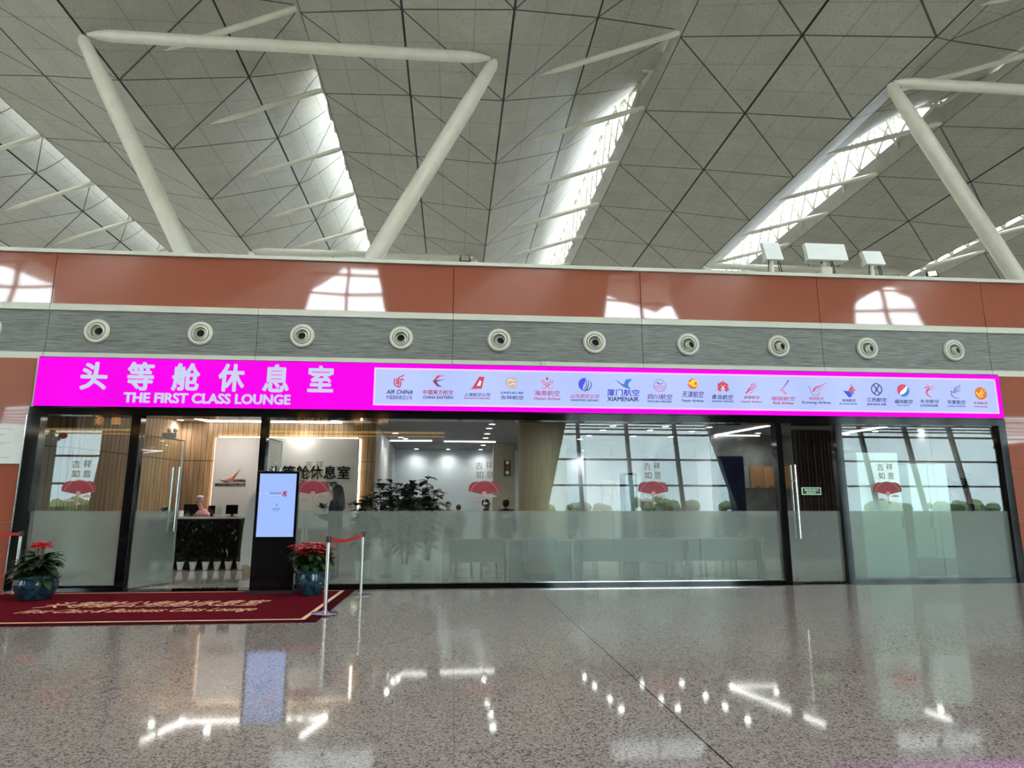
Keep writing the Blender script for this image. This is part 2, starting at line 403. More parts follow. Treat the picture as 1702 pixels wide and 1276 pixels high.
# ------------------------------------------------------------------ the folded roof
S = 17.3; ZE = 23.05; ZC = 21.75
FOLD = [0, .27, .53, .775, 1.0]
FZ = [ZE, HC+.94*ZC, HC+.875*ZC, HC+1.03*ZC]
VOF = [0.2, -1.95, -4.0, 0.1, 0.2]     # the cross joints zigzag from fold to fold
XE0 = -7.1; Y0N = 26.3; BAY = 5.8
def lift(y):       # how far the high edge of a strip stands above the low edge of the next
    t = (y-27.0)/14.0 if y > 20 else (16-y)/10.0  # the unseen near end is opened too, for the added skylights
    t = max(0, min(1, t)); t = t*t*(3-2*t)
    return .35 + 3.9*t
ys = [-36 + i*BAY/3 for i in range(int(120/(BAY/3)))]
for k in range(-3, 4):
    xe = XE0 + k*S; mb = MB(); uv = []
    us = [0, 1, 2, 3, 3.15, 3.3, 3.45, 3.6, 3.75, 3.9, 4]
    for y in ys:
        zh = ZE + lift(y); row = []
        for q in us:
            if q <= 3: a = FOLD[int(q)]; z = FZ[int(q)]
            else:
                tt = q-3; a = FOLD[3] + (FOLD[4]-FOLD[3])*tt; z = FZ[3] + (zh-FZ[3])*(tt**1.25 if zh > FZ[3] else tt)
            mb.v.append((xe+a*S, y, z)); uv.append((q, (y-Y0N-(VOF[int(q)]+(VOF[min(4, int(q)+1)]-VOF[int(q)])*(q-int(q))))/BAY+100))
    n = len(us)
    for i in range(len(ys)-1):
        for j in range(n-1):
            a = i*n+j; mb.f.append([a, a+n, a+n+1, a+1]); mb.m.append(0)
    o = struct('ceiling', mb, 'roof_panel', uvs=uv)
    for i_, p_ in enumerate(o.data.polygons): p_.use_smooth = (i_ % (n-1)) >= 3
    # low edge beam with its upstand
    mb = MB()
    up = lambda y: min(1.05, max(.30, lift(y)-.1))
    for y in ys: mb.v += [(xe-.02, y, ZE-.02), (xe-.30, y, ZE+up(y)), (xe+.12, y, ZE+up(y)), (xe+.12, y, ZE+.05)]
    for i in range(len(ys)-1):
        for a, b in ((0, 1), (1, 2), (2, 3), (3, 0)): mb.f.append([4*i+a, 4*i+4+a, 4*i+4+b, 4*i+b]); mb.m.append(0)
    o2 = mb.build('edge_beam', 'beam_grey', o)
    # skylight in the gap above the low edge of this strip (its light falls on the strip to the left)
    ya = 29.0
    w = MB(); yy = [y for y in ys if y <= 15]  # unseen skylights overhead and behind, added to brighten floor and facade
    for y in yy: w.v += [(xe-.02, y, ZE+.42), (xe-.02, y, ZE+lift(y))]
    for i in range(len(yy)-1): w.f.append([2*i, 2*i+1, 2*i+3, 2*i+2]); w.m.append(0)
    struct('window_%d' % (k+24), w, 'added_skylight_glass')
    w = MB(); yy = [y for y in ys if y >= ya]
    nw = len(yy)
    for y in yy: w.v += [(xe-.02, y, ZE+.42), (xe-.02, y, ZE+lift(y))]
    for i in range(nw-1): w.f.append([2*i, 2*i+1, 2*i+3, 2*i+2]); w.m.append(0)
    win = struct('window_%d' % (k+4), w, 'skylight_glass')
    tr = MB()
    y = yy[0]
    i = -1
    while y < yy[-1]-2.2:
        i += 1; y2 = y+1.93; t1, t2 = ZE+lift(y)-.1, ZE+lift(y2)-.1; ym = (y+y2)/2; tm = (t1+t2)/2
        tr.tube([(xe-.25, y, t1), (xe-.25, y2, t2)], .11, 6)
        tr.tube([(xe-.25, y, ZE+.9), (xe-.25, y2, t2)], .11, 6); tr.tube([(xe-.32, y, t1), (xe-.32, y2, ZE+.9)], .11, 6)
        tr.tube([(xe-.25, y, ZE+.9), (xe-.25, y, max(t1, ZE+1.0))], .10, 6)
        if i % 3 == 0: tr.tube([(xe-.9, y, t1-.1), (xe-.25, y, ZE+.5)], .07, 6)
        y = y2
    tr.build('skylight_truss', 'tube_white', win)
    # opaque closure where the gap is shut
    cl = MB(); yc = [y for y in ys if 13 <= y <= ya+2]
    for y in yc: cl.v += [(xe+.05, y, ZE+.42), (xe+.05, y, ZE+lift(y)+.3), (xe-1.2, y, ZE+lift(y)+.6)]
    for i in range(len(yc)-1): cl.f += [[3*i, 3*i+1, 3*i+4, 3*i+3], [3*i+1, 3*i+2, 3*i+5, 3*i+4]]; cl.m += [0, 0]
    cl.build('gap_cover', 'black_matte', o)
    # struts from this low edge to the strip on the left
    for i in range(-1, 9):
        yk = Y0N + i*BAY; a = .63 if k % 2 else .64
        zl = FZ[2] + (FZ[3]-FZ[2])*(a-FOLD[2])/(FOLD[3]-FOLD[2]) - .12
        p0 = Vector((xe-S+a*S, yk+1.5, zl)); p1 = Vector((xe-.1, yk, ZE+.05)); d = p1-p0
        if k > -3: MB().tube([p0, p0+d*.12, p0+d*.2, p1-d*.03, p1], [.02, .12, .14, .14, .10], 10).build('strut', 'tube_white', o, smooth=True)
# gutter tube lamps on the far right strip
# ------------------------------------------------------------------ tree columns that carry the roof
ords = {25.2: 'near', 48.0: 'far'}
def tapered(mb, p0, p1, r, tip=.9, n=20):
    p0, p1 = Vector(p0), Vector(p1); d = (p1-p0).normalized()
    mb.tube([p0, p0+d*tip*.5, p0+d*tip, p1-d*tip, p1-d*tip*.5, p1], [r*.28, r*.75, r, r, r*.75, r*.28], n)
for yc, w in ords.items():
    for k in (-2, 0, 2):
        xl = -15.3 + (k/2)*2*S; xr = xl + S - .5; xm = (xl+xr)/2; zt = 20.25
        side = {-2: 'left', 0: 'middle', 2: 'right'}[k]
        e = empty('roof_column', (xm, yc, 5.0), 0,
            {('near', 'left'): 'white branching roof column group beyond the left edge of the photo', ('near', 'middle'): 'large white V-shaped tube column with the long top bar at upper left',
             ('near', 'right'): 'white V-shaped tube column at the upper right, behind the flat white antennas',
             ('far', 'left'): 'distant white roof column tip just above the fascia at far left', ('far', 'middle'): 'distant white V column, horizontal bar seen just above the fascia left of centre',
             ('far', 'right'): 'distant white V column whose bar runs behind the antennas at right'}[(w, side)], 'roof column')
        for (xt) in (xl, xr):
            mb = MB(); p0 = Vector((xt, yc, zt)); p1 = Vector((xm + (.35 if xt > xm else -.35), yc, 5.0)); d = (p1-p0).normalized()
            mb.tube([p0, p0+d*.25, p0+d*2.6, p1], [.12, .24, .34, .34], 20); mb.build('branch', 'tube_white', e, smooth=True)
        mb = MB(); tapered(mb, (xl+.2, yc, zt+.1), (xr-.2, yc, zt+.1), .24); mb.build('top_bar', 'tube_white', e, smooth=True)
        MB().lathe([(.0, 0), (.7, 0), (.7, .15), (.45, .3), (.4, .9), (0, .95)], (xm, yc, 4.4), 24).build('base', 'tube_white', e, smooth=True)

# ------------------------------------------------------------------ hall shell behind the camera and far away
struct('wall_left', MB().box(-62.3, -62, -36, 84, 0, 30), 'hall_wall')
struct('wall_right', MB().box(63, 63.3, -36, 84, 0, 30), 'hall_wall')
struct('wall_back', MB().box(-62, 63, 83.5, 84, 0, 30), 'hall_wall')
YB = -25.0; LN = .22
def yb(z): return YB - LN*z
wall = MB()
def lean(mb, x0, x1, z0, z1, th=.25, m=0, dx0=0, dx1=0):
    mb.hexa([(x0, yb(z0), z0), (x1, yb(z0), z0), (x1, yb(z0)+th, z0), (x0, yb(z0)+th, z0)],
            [(x0+dx0, yb(z1), z1), (x1+dx1, yb(z1), z1), (x1+dx1, yb(z1)+th, z1), (x0+dx0, yb(z1)+th, z1)], m)
lean(wall, -62, 63, 9.0, 15.6)
lean(wall, -62, 63, 21.6, 30)
xc = [-57.5, -35.2, -9.05, 15.8, 38.4, 58.0]
xs0 = -62
for i, x in enumerate(xc):
    wall.hexa([(xs0, yb(15.6), 15.6), (x-3.7, yb(15.6), 15.6), (x-3.7, yb(15.6)+.25, 15.6), (xs0, yb(15.6)+.25, 15.6)],
              [(xs0 if i == 0 else xs0-1.3, yb(21.6), 21.6), (x-2.4, yb(21.6), 21.6), (x-2.4, yb(21.6)+.25, 21.6), (xs0 if i == 0 else xs0-1.3, yb(21.6)+.25, 21.6)])
    xs0 = x+3.7
wall.hexa([(xs0, yb(15.6), 15.6), (63, yb(15.6), 15.6), (63, yb(15.6)+.25, 15.6), (xs0, yb(15.6)+.25, 15.6)],
          [(xs0-1.3, yb(21.6), 21.6), (63, yb(21.6), 21.6), (63, yb(21.6)+.25, 21.6), (xs0-1.3, yb(21.6)+.25, 21.6)])
wf = struct('wall_front', wall, 'hall_wall')
fr = MB()
x = -60.5
while x < 62:
    lean(fr, x-.13, x+.13, 0, 9.0, .35); x += 3.9
for z in (.0, 1.25, 3.25, 5.25, 7.25): lean(fr, -62, 63, z, z+.14, .3)
for z in (7.7, 7.95, 8.2, 8.45, 8.7): lean(fr, -62, 63, z, z+.1, .3)
for x in xc:
    lean(fr, x-.1, x+.1, 15.6, 21.6, .3)
    for z in (17.0, 19.0, 21.0): lean(fr, x-3.6, x+3.6, z, z+.16, .3)
win = struct('window_9', MB().hexa([(-62, yb(0)-.05, 0), (63, yb(0)-.05, 0), (63, yb(0)-.03, 0), (-62, yb(0)-.03, 0)], [(-62, yb(21.8)-.05, 21.8), (63, yb(21.8)-.05, 21.8), (63, yb(21.8)-.03, 21.8), (-62, yb(21.8)-.03, 21.8)]), 'sky_glass')
fr.build('window_frame', 'mullion', win)
struct('ground', MB().box(-200, 200, -160, -34.1, -.6, -.5), 'ground')

# ------------------------------------------------------------------ lounge front: fascia
ZT, ZTB, ZW1, ZG, ZW2, ZS = 6.10, 5.07, 4.95, 4.15, 4.04, 3.14
fx0, fx1 = -40.0, 45.0
seams = [-37.3, -29.9, -22.4, -14.9, -7.42, -3.70, -.05, 3.67, 7.38, 10.98, 14.9, 22.4, 29.9, 37.3]
def strips(mb, z0, z1, y0, y1, cuts, gap=.012):
    e = [fx0]+cuts+[fx1]
    for a, b in zip(e[:-1], e[1:]): mb.box(a+gap/2, b-gap/2, y0, y1, z0, z1)
mb = MB(); mb.box(fx0, fx1, YW+.06, YW+.3, ZS, ZT-.02); struct('wall_facade', mb, 'black_matte')
mb = MB(); strips(mb, ZTB+.008, ZT-.05, YW, YW+.05, [s for i, s in enumerate(seams) if s not in (-3.70,)]); struct('wall_facade', mb, 'terracotta')
struct('trim_3', MB().box(fx0, fx1, YW-.05, YW+.5, ZT-.05, ZT+.02), 'trim_white')
mb = MB(); strips(mb, ZW1, ZTB, YW-.02, YW+.05, seams, .01); struct('trim_4', mb, 'trim_white')
mb = MB(); strips(mb, ZG, ZW1, YW+.005, YW+.05, seams, .01); struct('wall_facade', mb, 'brushed')
mb = MB(); strips(mb, ZS+.0, ZG, YW-.02, YW+.05, seams, .01); struct('trim_5', mb, 'trim_white')
# terracotta cladding either side of the glass
mb = MB()
for x0, x1 in ((fx0, -7.50), (11.02, fx1)):
    zz = [0.0, 1.13, 2.10, 3.07, ZG-.12] if x0 > 0 else [0.0, 1.13, 2.80, ZG-.12]
    for a, b in zip(zz[:-1], zz[1:]):
        e = [x0, -22.4, -14.9, x1] if x0 < 0 else [x0, 14.9, 22.4, x1]
        for c, d in zip(e[:-1], e[1:]): mb.box(c+.006, d-.006, YW-.03, YW+.05, a+.012, b-.0)
struct('wall_facade', mb, 'terracotta')
mb = MB(); mb.box(fx0, -7.45, YW+.02, YW+.12, 0, ZG); mb.box(11.0, fx1, YW+.02, YW+.12, 0, ZG); struct('trim_6', mb, 'trim_white')
# roof over the lounge block
struct('ceiling_lounge_block', MB().box(-39, 45, YW+.3, 27, 4.2, 4.35), 'wall_light')
# air nozzles
NX = [-8.42, -6.55, -4.72, -2.87, -1.03, .84, 2.71, 4.59, 6.45, 8.32, 10.19]
AIM = [(.0, 0), (.06, -.03), (.02, -.02), (0, -.03), (0, -.03), (.03, -.05), (.01, -.04), (.06, -.05), (.07, -.03), (.07, -.04), (.06, -.04)]
ordn = ['first', 'second', 'third', 'fourth', 'fifth', 'sixth', 'seventh', 'eighth', 'ninth', 'tenth', 'eleventh', 'twelfth', 'thirteenth', 'fourteenth', 'fifteenth', 'sixteenth', 'seventeenth', 'eighteenth', 'nineteenth', 'twentieth']
nb = None
for i, x in enumerate(NX):
    zc = 4.56; y = YW+.005
    lab = 'round white air nozzle cut off by the left edge of the photo' if i == 0 else 'white air nozzle on grey band, %s whole one from left' % ordn[i-1]
    e = empty('air_nozzle', (x, y, zc), 0, lab, 'air nozzle', 'round air nozzles along the grey band')
    if nb is None:
        MB().lathe([(.225, 0), (.225, -.03), (.205, -.05), (.165, -.05), (.155, -.02), (.15, .03)], (x, y, zc), 40, axis='y').build('flange', 'trim_white', e, smooth=True)
        MB().lathe([(.15, .0), (.148, -.045), (.12, -.06), (.112, -.03), (.11, .01)], (x, y, zc), 36, axis='y').build('ring', 'trim_white', e, smooth=True)
        mbn = MB().lathe([(.11, .0), (.105, -.03), (.085, -.075), (.075, -.085), (.070, -.07), (.068, 0)], (x, y, zc), 32, axis='y'); mbn.build('jet', 'trim_white', e, smooth=True)
        MB().lathe([(.0, -.045), (.070, -.045)], (x, y, zc), 28, axis='y').build('opening', 'dark_hole', e)
        nb = e
    else:
        for ch in kids(nb):
            c = ch.copy(); C.objects.link(c); c.parent = e
            if ch.name.startswith(('jet', 'opening')):
                c.location = (AIM[i][0]*.6, 0, AIM[i][1]*.7); c.rotation_euler = (AIM[i][1]*5, 0, AIM[i][0]*5)
# ------------------------------------------------------------------ the illuminated sign
SY = YW-.14; sx0, sx1, sz0, sz1 = -7.40, 10.97, 3.135, 4.04
sign = empty('lounge_sign', (1.8, SY, sz0), 0, 'long magenta light box sign with white Chinese lettering above the glass front', 'sign')
MB().box(sx0, sx1, SY, YW-.021, sz0, sz1).build('housing', 'black_gloss', sign)
MB().box(sx0, sx1, SY-.01, SY, sz0+.012, sz1-.012).build('light_panel', 'magenta_box', sign, label='glowing magenta panel')
bx0, bx1, bz0, bz1 = -1.47, 10.86, 3.255, 3.925
MB().box(bx0-.02, bx1+.02, SY-.014, SY-.010, bz0-.02, bz1+.02).build('panel_border', 'box_border', sign)
MB().box(bx0+.012, bx1-.012, SY-.018, SY-.014, bz0+.012, bz1-.012).build('light_panel', 'blue_box', sign, label='pale blue strip of airline logos')
def sgx(px, py=650): return at(px, py, Y=SY)
for ch, px0, px1, py0, py1 in (('头', 133, 182, 602, 648), ('等', 210, 259, 602, 649), ('舱', 285, 335, 604, 650), ('休', 362, 409, 605, 651), ('息', 436, 483, 606, 652), ('室', 511, 556, 608, 652)):
    p = sgx(px0, py1); q = sgx(px1, py0)
    mz = (px0+px1)/2; zb, zt_ = sgx(mz, py1).z, sgx(mz, py0).z
    text('character', ch, p.x, q.x, SY-.01, zb, zt_-zb, 'letter_light', sign, bold=.026, th=.03)
p = sgx(205, 671); q = sgx(484, 654)
text('lettering', 'THE FIRST CLASS LOUNGE', p.x, q.x, SY-.01, sgx(344, 671).z, sgx(344, 654).z-sgx(344, 671).z, 'letter_light', sign, bold=.032, th=.02)

def arc(cx, cy, r, a0, a1, n=12, ry=None):
    return [(cx+r*math.cos(R(a0+(a1-a0)*i/n)), cy+(ry or r)*math.sin(R(a0+(a1-a0)*i/n))) for i in range(n+1)]
def bez(p0, p1, p2, p3, n=8):
    o = []
    for i in range(n+1):
        t = i/n; o.append(tuple((1-t)**3*a+3*(1-t)**2*t*b+3*(1-t)*t*t*c+t**3*d for a, b, c, d in zip(p0, p1, p2, p3)))
    return o
def logo(shapes, cx, cz, sc, parent, y):
    mb = MB(); cols = []
    for i, sh in enumerate(shapes):
        col = 'print_'+sh[-1]
        if col not in cols: cols.append(col)
        m = cols.index(col); yy = y - .0006*i
        T = lambda p: (cx+p[0]*sc, cz+p[1]*sc)
        if sh[0] == 'p': mb.slab([T(p) for p in sh[1]], yy, .002, m)
        elif sh[0] == 'c': mb.slab([T(p) for p in arc(sh[1], sh[2], sh[3], 0, 345, 23)], yy, .002, m)
        elif sh[0] == 'r': 
            a = arc(sh[1], sh[2], sh[3], 0, 345, 23); b = arc(sh[1], sh[2], sh[3]-sh[4], 0, 345, 23)
            for j in range(24): mb.slab([T(a[j]), T(a[(j+1) % 24]), T(b[(j+1) % 24]), T(b[j])], yy, .002, m)
        else:
            pts = [Vector((p[0], p[1], 0)) for p in sh[1]]; w0, w1 = sh[2]
            n = len(pts); L, Rr = [], []
            for j, p in enumerate(pts):
                d = (pts[min(j+1, n-1)]-pts[max(j-1, 0)]).normalized(); nn = Vector((-d.y, d.x, 0)); tt = j/(n-1)
                w = (w0+(w1-w0)*tt)/2*(1 if len(sh) < 5 else math.sin(math.pi*min(.97, max(.03, tt)))**.6)
                L.append(p+nn*w); Rr.append(p-nn*w)
            for j in range(n-1): mb.slab([T(L[j]), T(L[j+1]), T(Rr[j+1]), T(Rr[j])], yy, .002, m)
    return mb.build('emblem', cols, parent)
St = lambda pts, w0, w1, c: ('s', pts, (w0, w1), c)
LG = []
# each: centre x, top y, half size px, shapes, [(text, px0, px1, y top, y bottom, colour, shear)]
A = LG.append
A((664, 633, 10, [St(bez((-.8,.4),(-1.1,-1.3),(.1,-1.3),(-.1,-.1))+bez((-.1,-.1),(-.2,.9),(.3,.7),(.9,1.1)),.22,.12,'red'), St(bez((-.45,.5),(-.6,-.9),(-.2,-.8),(-.25,0))+bez((-.25,0),(-.3,.7),(.0,.7),(.7,.8)),.18,.1,'red'), St(bez((-.3,-1.1),(.3,-1.1),(.3,-.6),(.2,-.1))+bez((.2,-.1),(.1,.6),(.7,.4),(.65,0)),.22,.2,'red')],
   [('AIR CHINA', 642, 686, 648, 655, 'dark', .3), ('中国国际航空公司', 642, 685, 657, 664, 'purple', 0)]))
A((728, 634, 10, [('p', [(-.9,0),(-.1,1),(.2,.8),(-.3,.1),(.1,-.6),(.5,-.9),(-.1,-.9)],'red'), St(bez((-.1,.9),(.4,.9),(.6,.9),(1.1,1.0)),.3,.02,'red'), St(bez((-.6,.1),(.0,-.1),(.4,.4),(1.1,.3)),.3,.02,'dark'), St(bez((-.5,-.1),(0,-.8),(.4,-.7),(.8,-.9)),.3,.02,'dark')],
   [('中國東方航空', 703, 753, 648, 656, 'red', 0), ('CHINA EASTERN', 703, 753, 658, 663, 'dark', 0)]))
A((794, 637, 11, [('p', [(-.9,-.85),(.2,1),(1.0,1),(.6,-.85)],'red'), ('p', [(-.1,-.3),(.3,.45),(.55,.3),(.38,-.5),(.25,-.35),(-.05,-.5)],'white'), ('p', [(-1.3,-.95),(-.4,-.55),(.0,-.85)],'red')],
   [('上海航空公司', 771, 815, 653, 659, 'dark', .2), ('SHANGHAI AIRLINES', 771, 814, 660.5, 663.5, 'red', 0)]))
A((850, 636, 10.5, [('r', 0, 0, 1, .12, 'gold'), ('c', 0, 0, .72, 'gold'), St(bez((-.5,.2),(.0,.9),(.3,-.1),(.5,.4)),.14,.1,'white'), St(bez((-.5,-.2),(-.2,-.6),(.3,.2),(.5,-.3)),.14,.1,'white')],
   [('JUNEYAO AIR', 832, 870, 651, 656, 'dark', 0), ('吉祥航空', 832, 870, 657.5, 664, 'dark', 0)]))
A((909, 636, 10, [St(arc(0,.2,.95,150,390,16,.6),.14,.14,'pink'), St(arc(0,.25,.6,150,390,14,.35),.12,.12,'red'), ('p', [(0,1),(.25,.6),(0,.3),(-.25,.6)],'red'), ('p', [(-.5,-.2),(0,-.75),(.5,-.2),(0,-.45)],'red'), St(bez((0,-.5),(-.4,-1.2),(-1,-1.1),(-.9,-.7)),.16,.1,'pink'), St(bez((0,-.5),(.4,-1.2),(1,-1.1),(.9,-.7)),.16,.1,'pink')],
   [('海南航空', 888, 930, 649, 658, 'pink', 0), ('Hainan Airlines', 888, 931, 660, 665, 'pink', 0)]))
A((972, 639, 11, [('p', arc(0,0,1,80,262,14)+bez((-.15,-.98),(-.8,-.5),(.3,.3),(.1,.95)),'blue'), St(bez((-.1,-.7),(.5,-.1),(.0,.4),(.35,.8)),.14,.08,'navy'), St(bez((.15,-.8),(.8,-.1),(.3,.3),(.7,.65)),.16,.08,'navy'), St(bez((-.2,-.95),(.9,-.9),(1.1,-.1),(.9,.4)),.18,.1,'navy')],
   [('山东航空公司', 948, 996, 655, 662, 'pink', .25), ('SHANDONG AIRLINES', 948, 994, 663.5, 667, 'dark', .2)]))
A((1036, 637, 12, [('p', [(-1.25,.55)]+bez((-.9,.35),(-.4,.1),(-.1,-.4),(.1,.0))[1:]+bez((.1,0),(.3,.7),(.6,.6),(1.25,.55))+bez((1.1,.4),(.7,.2),(.3,-.6),(1.1,-.65))+bez((.9,-.75),(.2,-.8),(-.2,-.4),(-1.25,.55))[:-1],'sky')],
   [('厦门航空', 1009, 1062, 647, 658, 'blue', 0), ('XIAMENAIR', 1009, 1061, 659.5, 667, 'navy', 0)]))
A((1096, 641, 10.5, [('r', 0, 0, 1, .08, 'purple'), St(bez((-.4,.55),(-.1,.2),(.1,.1),(.6,.5)),.2,.06,'dark'), St(bez((-.9,-.05),(-.4,.1),(.3,-.3),(.9,0)),.12,.1,'pink'), St(bez((-.9,-.3),(-.4,-.1),(.3,-.6),(.9,-.25)),.14,.1,'pink'), St(bez((-.7,-.6),(-.3,-.4),(.2,-.8),(.75,-.55)),.14,.1,'pink')],
   [('四川航空', 1076, 1117, 655, 664, 'purple', .15), ('SICHUAN AIRLINES', 1076, 1116, 665.5, 669, 'dark', 0)]))
A((1151, 638, 8.5, [('c', 0, 0, 1, 'orange'), ('c', .25, .1, .72, 'yellow'), ('c', .55, .05, .28, 'orange'), ('p', [(-1.1,.3),(-.1,.2),(-.5,-.3)],'yellow')],
   [('天津航空', 1133, 1169, 650, 661, 'purple', .2), ('Tianjin Airlines', 1132, 1169, 664, 669, 'dark', .3)]))
pet = []
for a in (90, 35, 145, -25, 205):
    c0, s0 = math.cos(R(a)), math.sin(R(a)); q = [(.12,.0),(.35,.32),(.8,.38),(.85,.12),(1.1,.0),(.85,-.12),(.8,-.38),(.35,-.32)]
    pet.append(('p', [(x*c0-y*s0, x*s0+y*c0) for x, y in q], 'red'))
A((1201, 644, 10.5, pet + [St([(-.35,-.35),(.3,.35)],.1,.04,'white'), St([(.35,-.35),(-.3,.35)],.1,.04,'white')],
   [('青岛航空', 1183, 1218, 656, 664, 'navy', .25), ('QINGDAO AIRLINES', 1183, 1218, 665.5, 669, 'navy', 0)]))
A((1248, 646, 9.5, [St(bez((-1,-.8),(-.4,-.1),(.4,-.1),(1,.6)),.3,.1,'red'), St(bez((-.6,-.2),(-.1,.5),(.4,.3),(.9,.9)),.22,.08,'red'), St(bez((-.3,-.8),(.1,-.5),(.5,-.5),(.9,.1)),.2,.08,'pink'), St(bez((-.1,.6),(.2,.9),(.5,.7),(.7,.9)),.16,.08,'red')],
   [('首都航空', 1236, 1262, 658, 663, 'red', .2), ('Capital Airlines', 1230, 1266, 666, 670, 'red', .2)]))
A((1302, 645, 10, [St(bez((-.6,-.5),(.0,.1),(.5,.7),(.9,1.3)),.05,.3,'purple'), St(bez((-.7,-.4),(-.1,-.1),(-.3,-.6),(.4,-1.0)),.2,.3,'pink')],
   [('瑞丽航空', 1281, 1321, 659, 666, 'pink', .2), ('Ruili Airlines', 1284, 1318, 667.5, 672, 'red', .25)]))
A((1356, 648, 10.5, [St(bez((-1.3,.6),(-.6,.3),(-1.2,-.9),(-.1,-.9))+bez((-.1,-.9),(.4,-.8),(.2,-.4),(.6,-.5)),.1,.1,'purple'), St(bez((-.5,-.3),(-.3,.7),(.6,.3),(1.6,1.1)),.25,.08,'red'), St(bez((-.3,-.1),(.0,.3),(.8,.1),(1.3,.6)),.16,.06,'pink'), St(bez((.0,-.3),(.3,-.1),(.8,-.1),(1.1,.2)),.14,.06,'pink')],
   [('昆明航空', 1344, 1368, 660, 665, 'pink', 0), ('Kunming Airlines', 1332, 1380, 667, 672, 'dark', .25)]))
A((1411, 649, 11, [('p', bez((-1,.0),(-.6,-.1),(-.4,-.2),(-.2,0))+bez((0,-.1),(.6,-.4),(.3,-1.1),(-.2,-1.0)),'blue'), ('p', [(-.3,0),(.3,-.6),(.7,-.5),(.5,.1)],'purple')]+[St(bez((-.1,-.2),(.1+.1*i,.4-.1*i),(.4+.1*i,.4-.1*i),(.35+.18*i,1.1-.25*i)),.3,.05,['orange','red','red','pink','purple'][i]) for i in range(5)],
   [('桂林航空', 1399, 1421, 663, 668, 'dark', 0), ('AIR GUILIN LIMITED', 1394, 1424, 670, 672.5, 'dark', 0)]))
A((1456, 647, 9.5, [St(arc(0,0,.9,100,260,12),.2,.2,'navy'), St(arc(0,0,.9,-80,80,12),.2,.2,'navy'), St(bez((-.5,.6),(.0,.4),(.1,-.4),(-.5,-.6)),.22,.18,'navy'), St(bez((.5,.6),(.0,.4),(-.1,-.4),(.5,-.6)),.22,.18,'navy'), St([(-.3,1),(.3,1)],.14,.14,'navy'), St([(-.3,-1),(.3,-1)],.14,.14,'navy')],
   [('江西航空', 1440, 1472, 661, 668, 'navy', 0), ('JIANGXI AIR', 1440, 1472, 670, 675, 'dark', 0)]))
A((1500, 649, 10, [('c', 0, 0, 1, 'white'), ('p', arc(0,0,1,50,230,14)+bez((-.65,-.7),(-.5,.1),(.2,.1),(.6,.75)),'red'), ('p', arc(0,0,1,-130,40,14)+bez((.75,.6),(.6,-.4),(.1,-.5),(-.6,-.75)),'sky')],
   [('福州航空', 1486, 1516, 664, 671, 'dark', .2), ('FUZHOU AIRLINES', 1490, 1510, 673, 674.5, 'dark', 0)]))
A((1544, 650, 10, [St(bez((.2,-1),(-.7,-.7),(-.8,.1),(.0,.3)),.1,.35,'red'), St(bez((-.8,.5),(-.2,.7),(.2,.3),(.8,.9)),.2,.06,'red'), St(bez((-.6,.9),(-.2,1.1),(.2,.7),(.3,.2)),.16,.1,'pink'), St(bez((.1,.2),(.5,.5),(.9,.2),(1,.5)),.14,.06,'pink')],
   [('长龙航空', 1529, 1559, 664, 670, 'dark', 0), ('LOONGAIR', 1529, 1558, 672, 676, 'dark', 0)]))
A((1588, 651, 10, [St(bez((-.3,0),(-.3,.8),(.5,.6),(.8,1.1)),.16,.08,'navy'), St(bez((-.1,.1),(.2,.4),(.5,.4),(.8,.7)),.12,.06,'navy'), St(bez((-.1,-.1),(.2,.1),(.5,.0),(.8,.3)),.12,.06,'navy'), St(bez((-.9,.1),(-.7,-.3),(-.3,.1),(-.2,-.3)),.16,.1,'navy'), St(bez((-.9,-.2),(-.8,-1.0),(-.2,-1.1),(.3,-1.0)),.14,.08,'navy')],
   [('华夏航空', 1574, 1603, 665, 672, 'navy', 0), ('CHINA EXPRESS', 1574, 1604, 674, 676.5, 'sky', 0)]))
A((1629, 654, 10, [('c', 0, 0, 1, 'orange'), St(bez((-.7,.2),(-.3,-.9),(.6,-.6),(.1,.1)),.3,.15,'yellow'), St(bez((-.2,-.2),(.1,.6),(.4,.2),(.5,1.3)),.3,.05,'yellow'), St(bez((0,-.1),(.4,.1),(.6,.2),(.8,.6)),.16,.05,'yellow')],
   [('东海航空', 1617, 1640, 668, 672, 'red', 0), ('DONGHAI AIRLINES', 1618, 1640, 675, 677, 'red', 0)]))
PXM = (sx1-sx0)/(1661-62.5)
for (px, py, hs, shp, txs) in LG:
    c = sgx(px, py); sc = hs*(sgx(px+1, py).x-c.x)
    lg = logo(shp, c.x, c.z, sc, sign, SY-.018)
    for tx, a, b, ya_, yb_, col, sh in txs:
        p = sgx(a, yb_); q = sgx(b, ya_)
        mz = (a+b)/2; zb, zt_ = sgx(mz, yb_).z, sgx(mz, ya_).z
        text('lettering', tx, p.x, q.x, SY-.018, zb, zt_-zb, 'print_'+col, sign, bold=.012 if ord(tx[0]) > 999 else .02, shear=sh, th=.002)

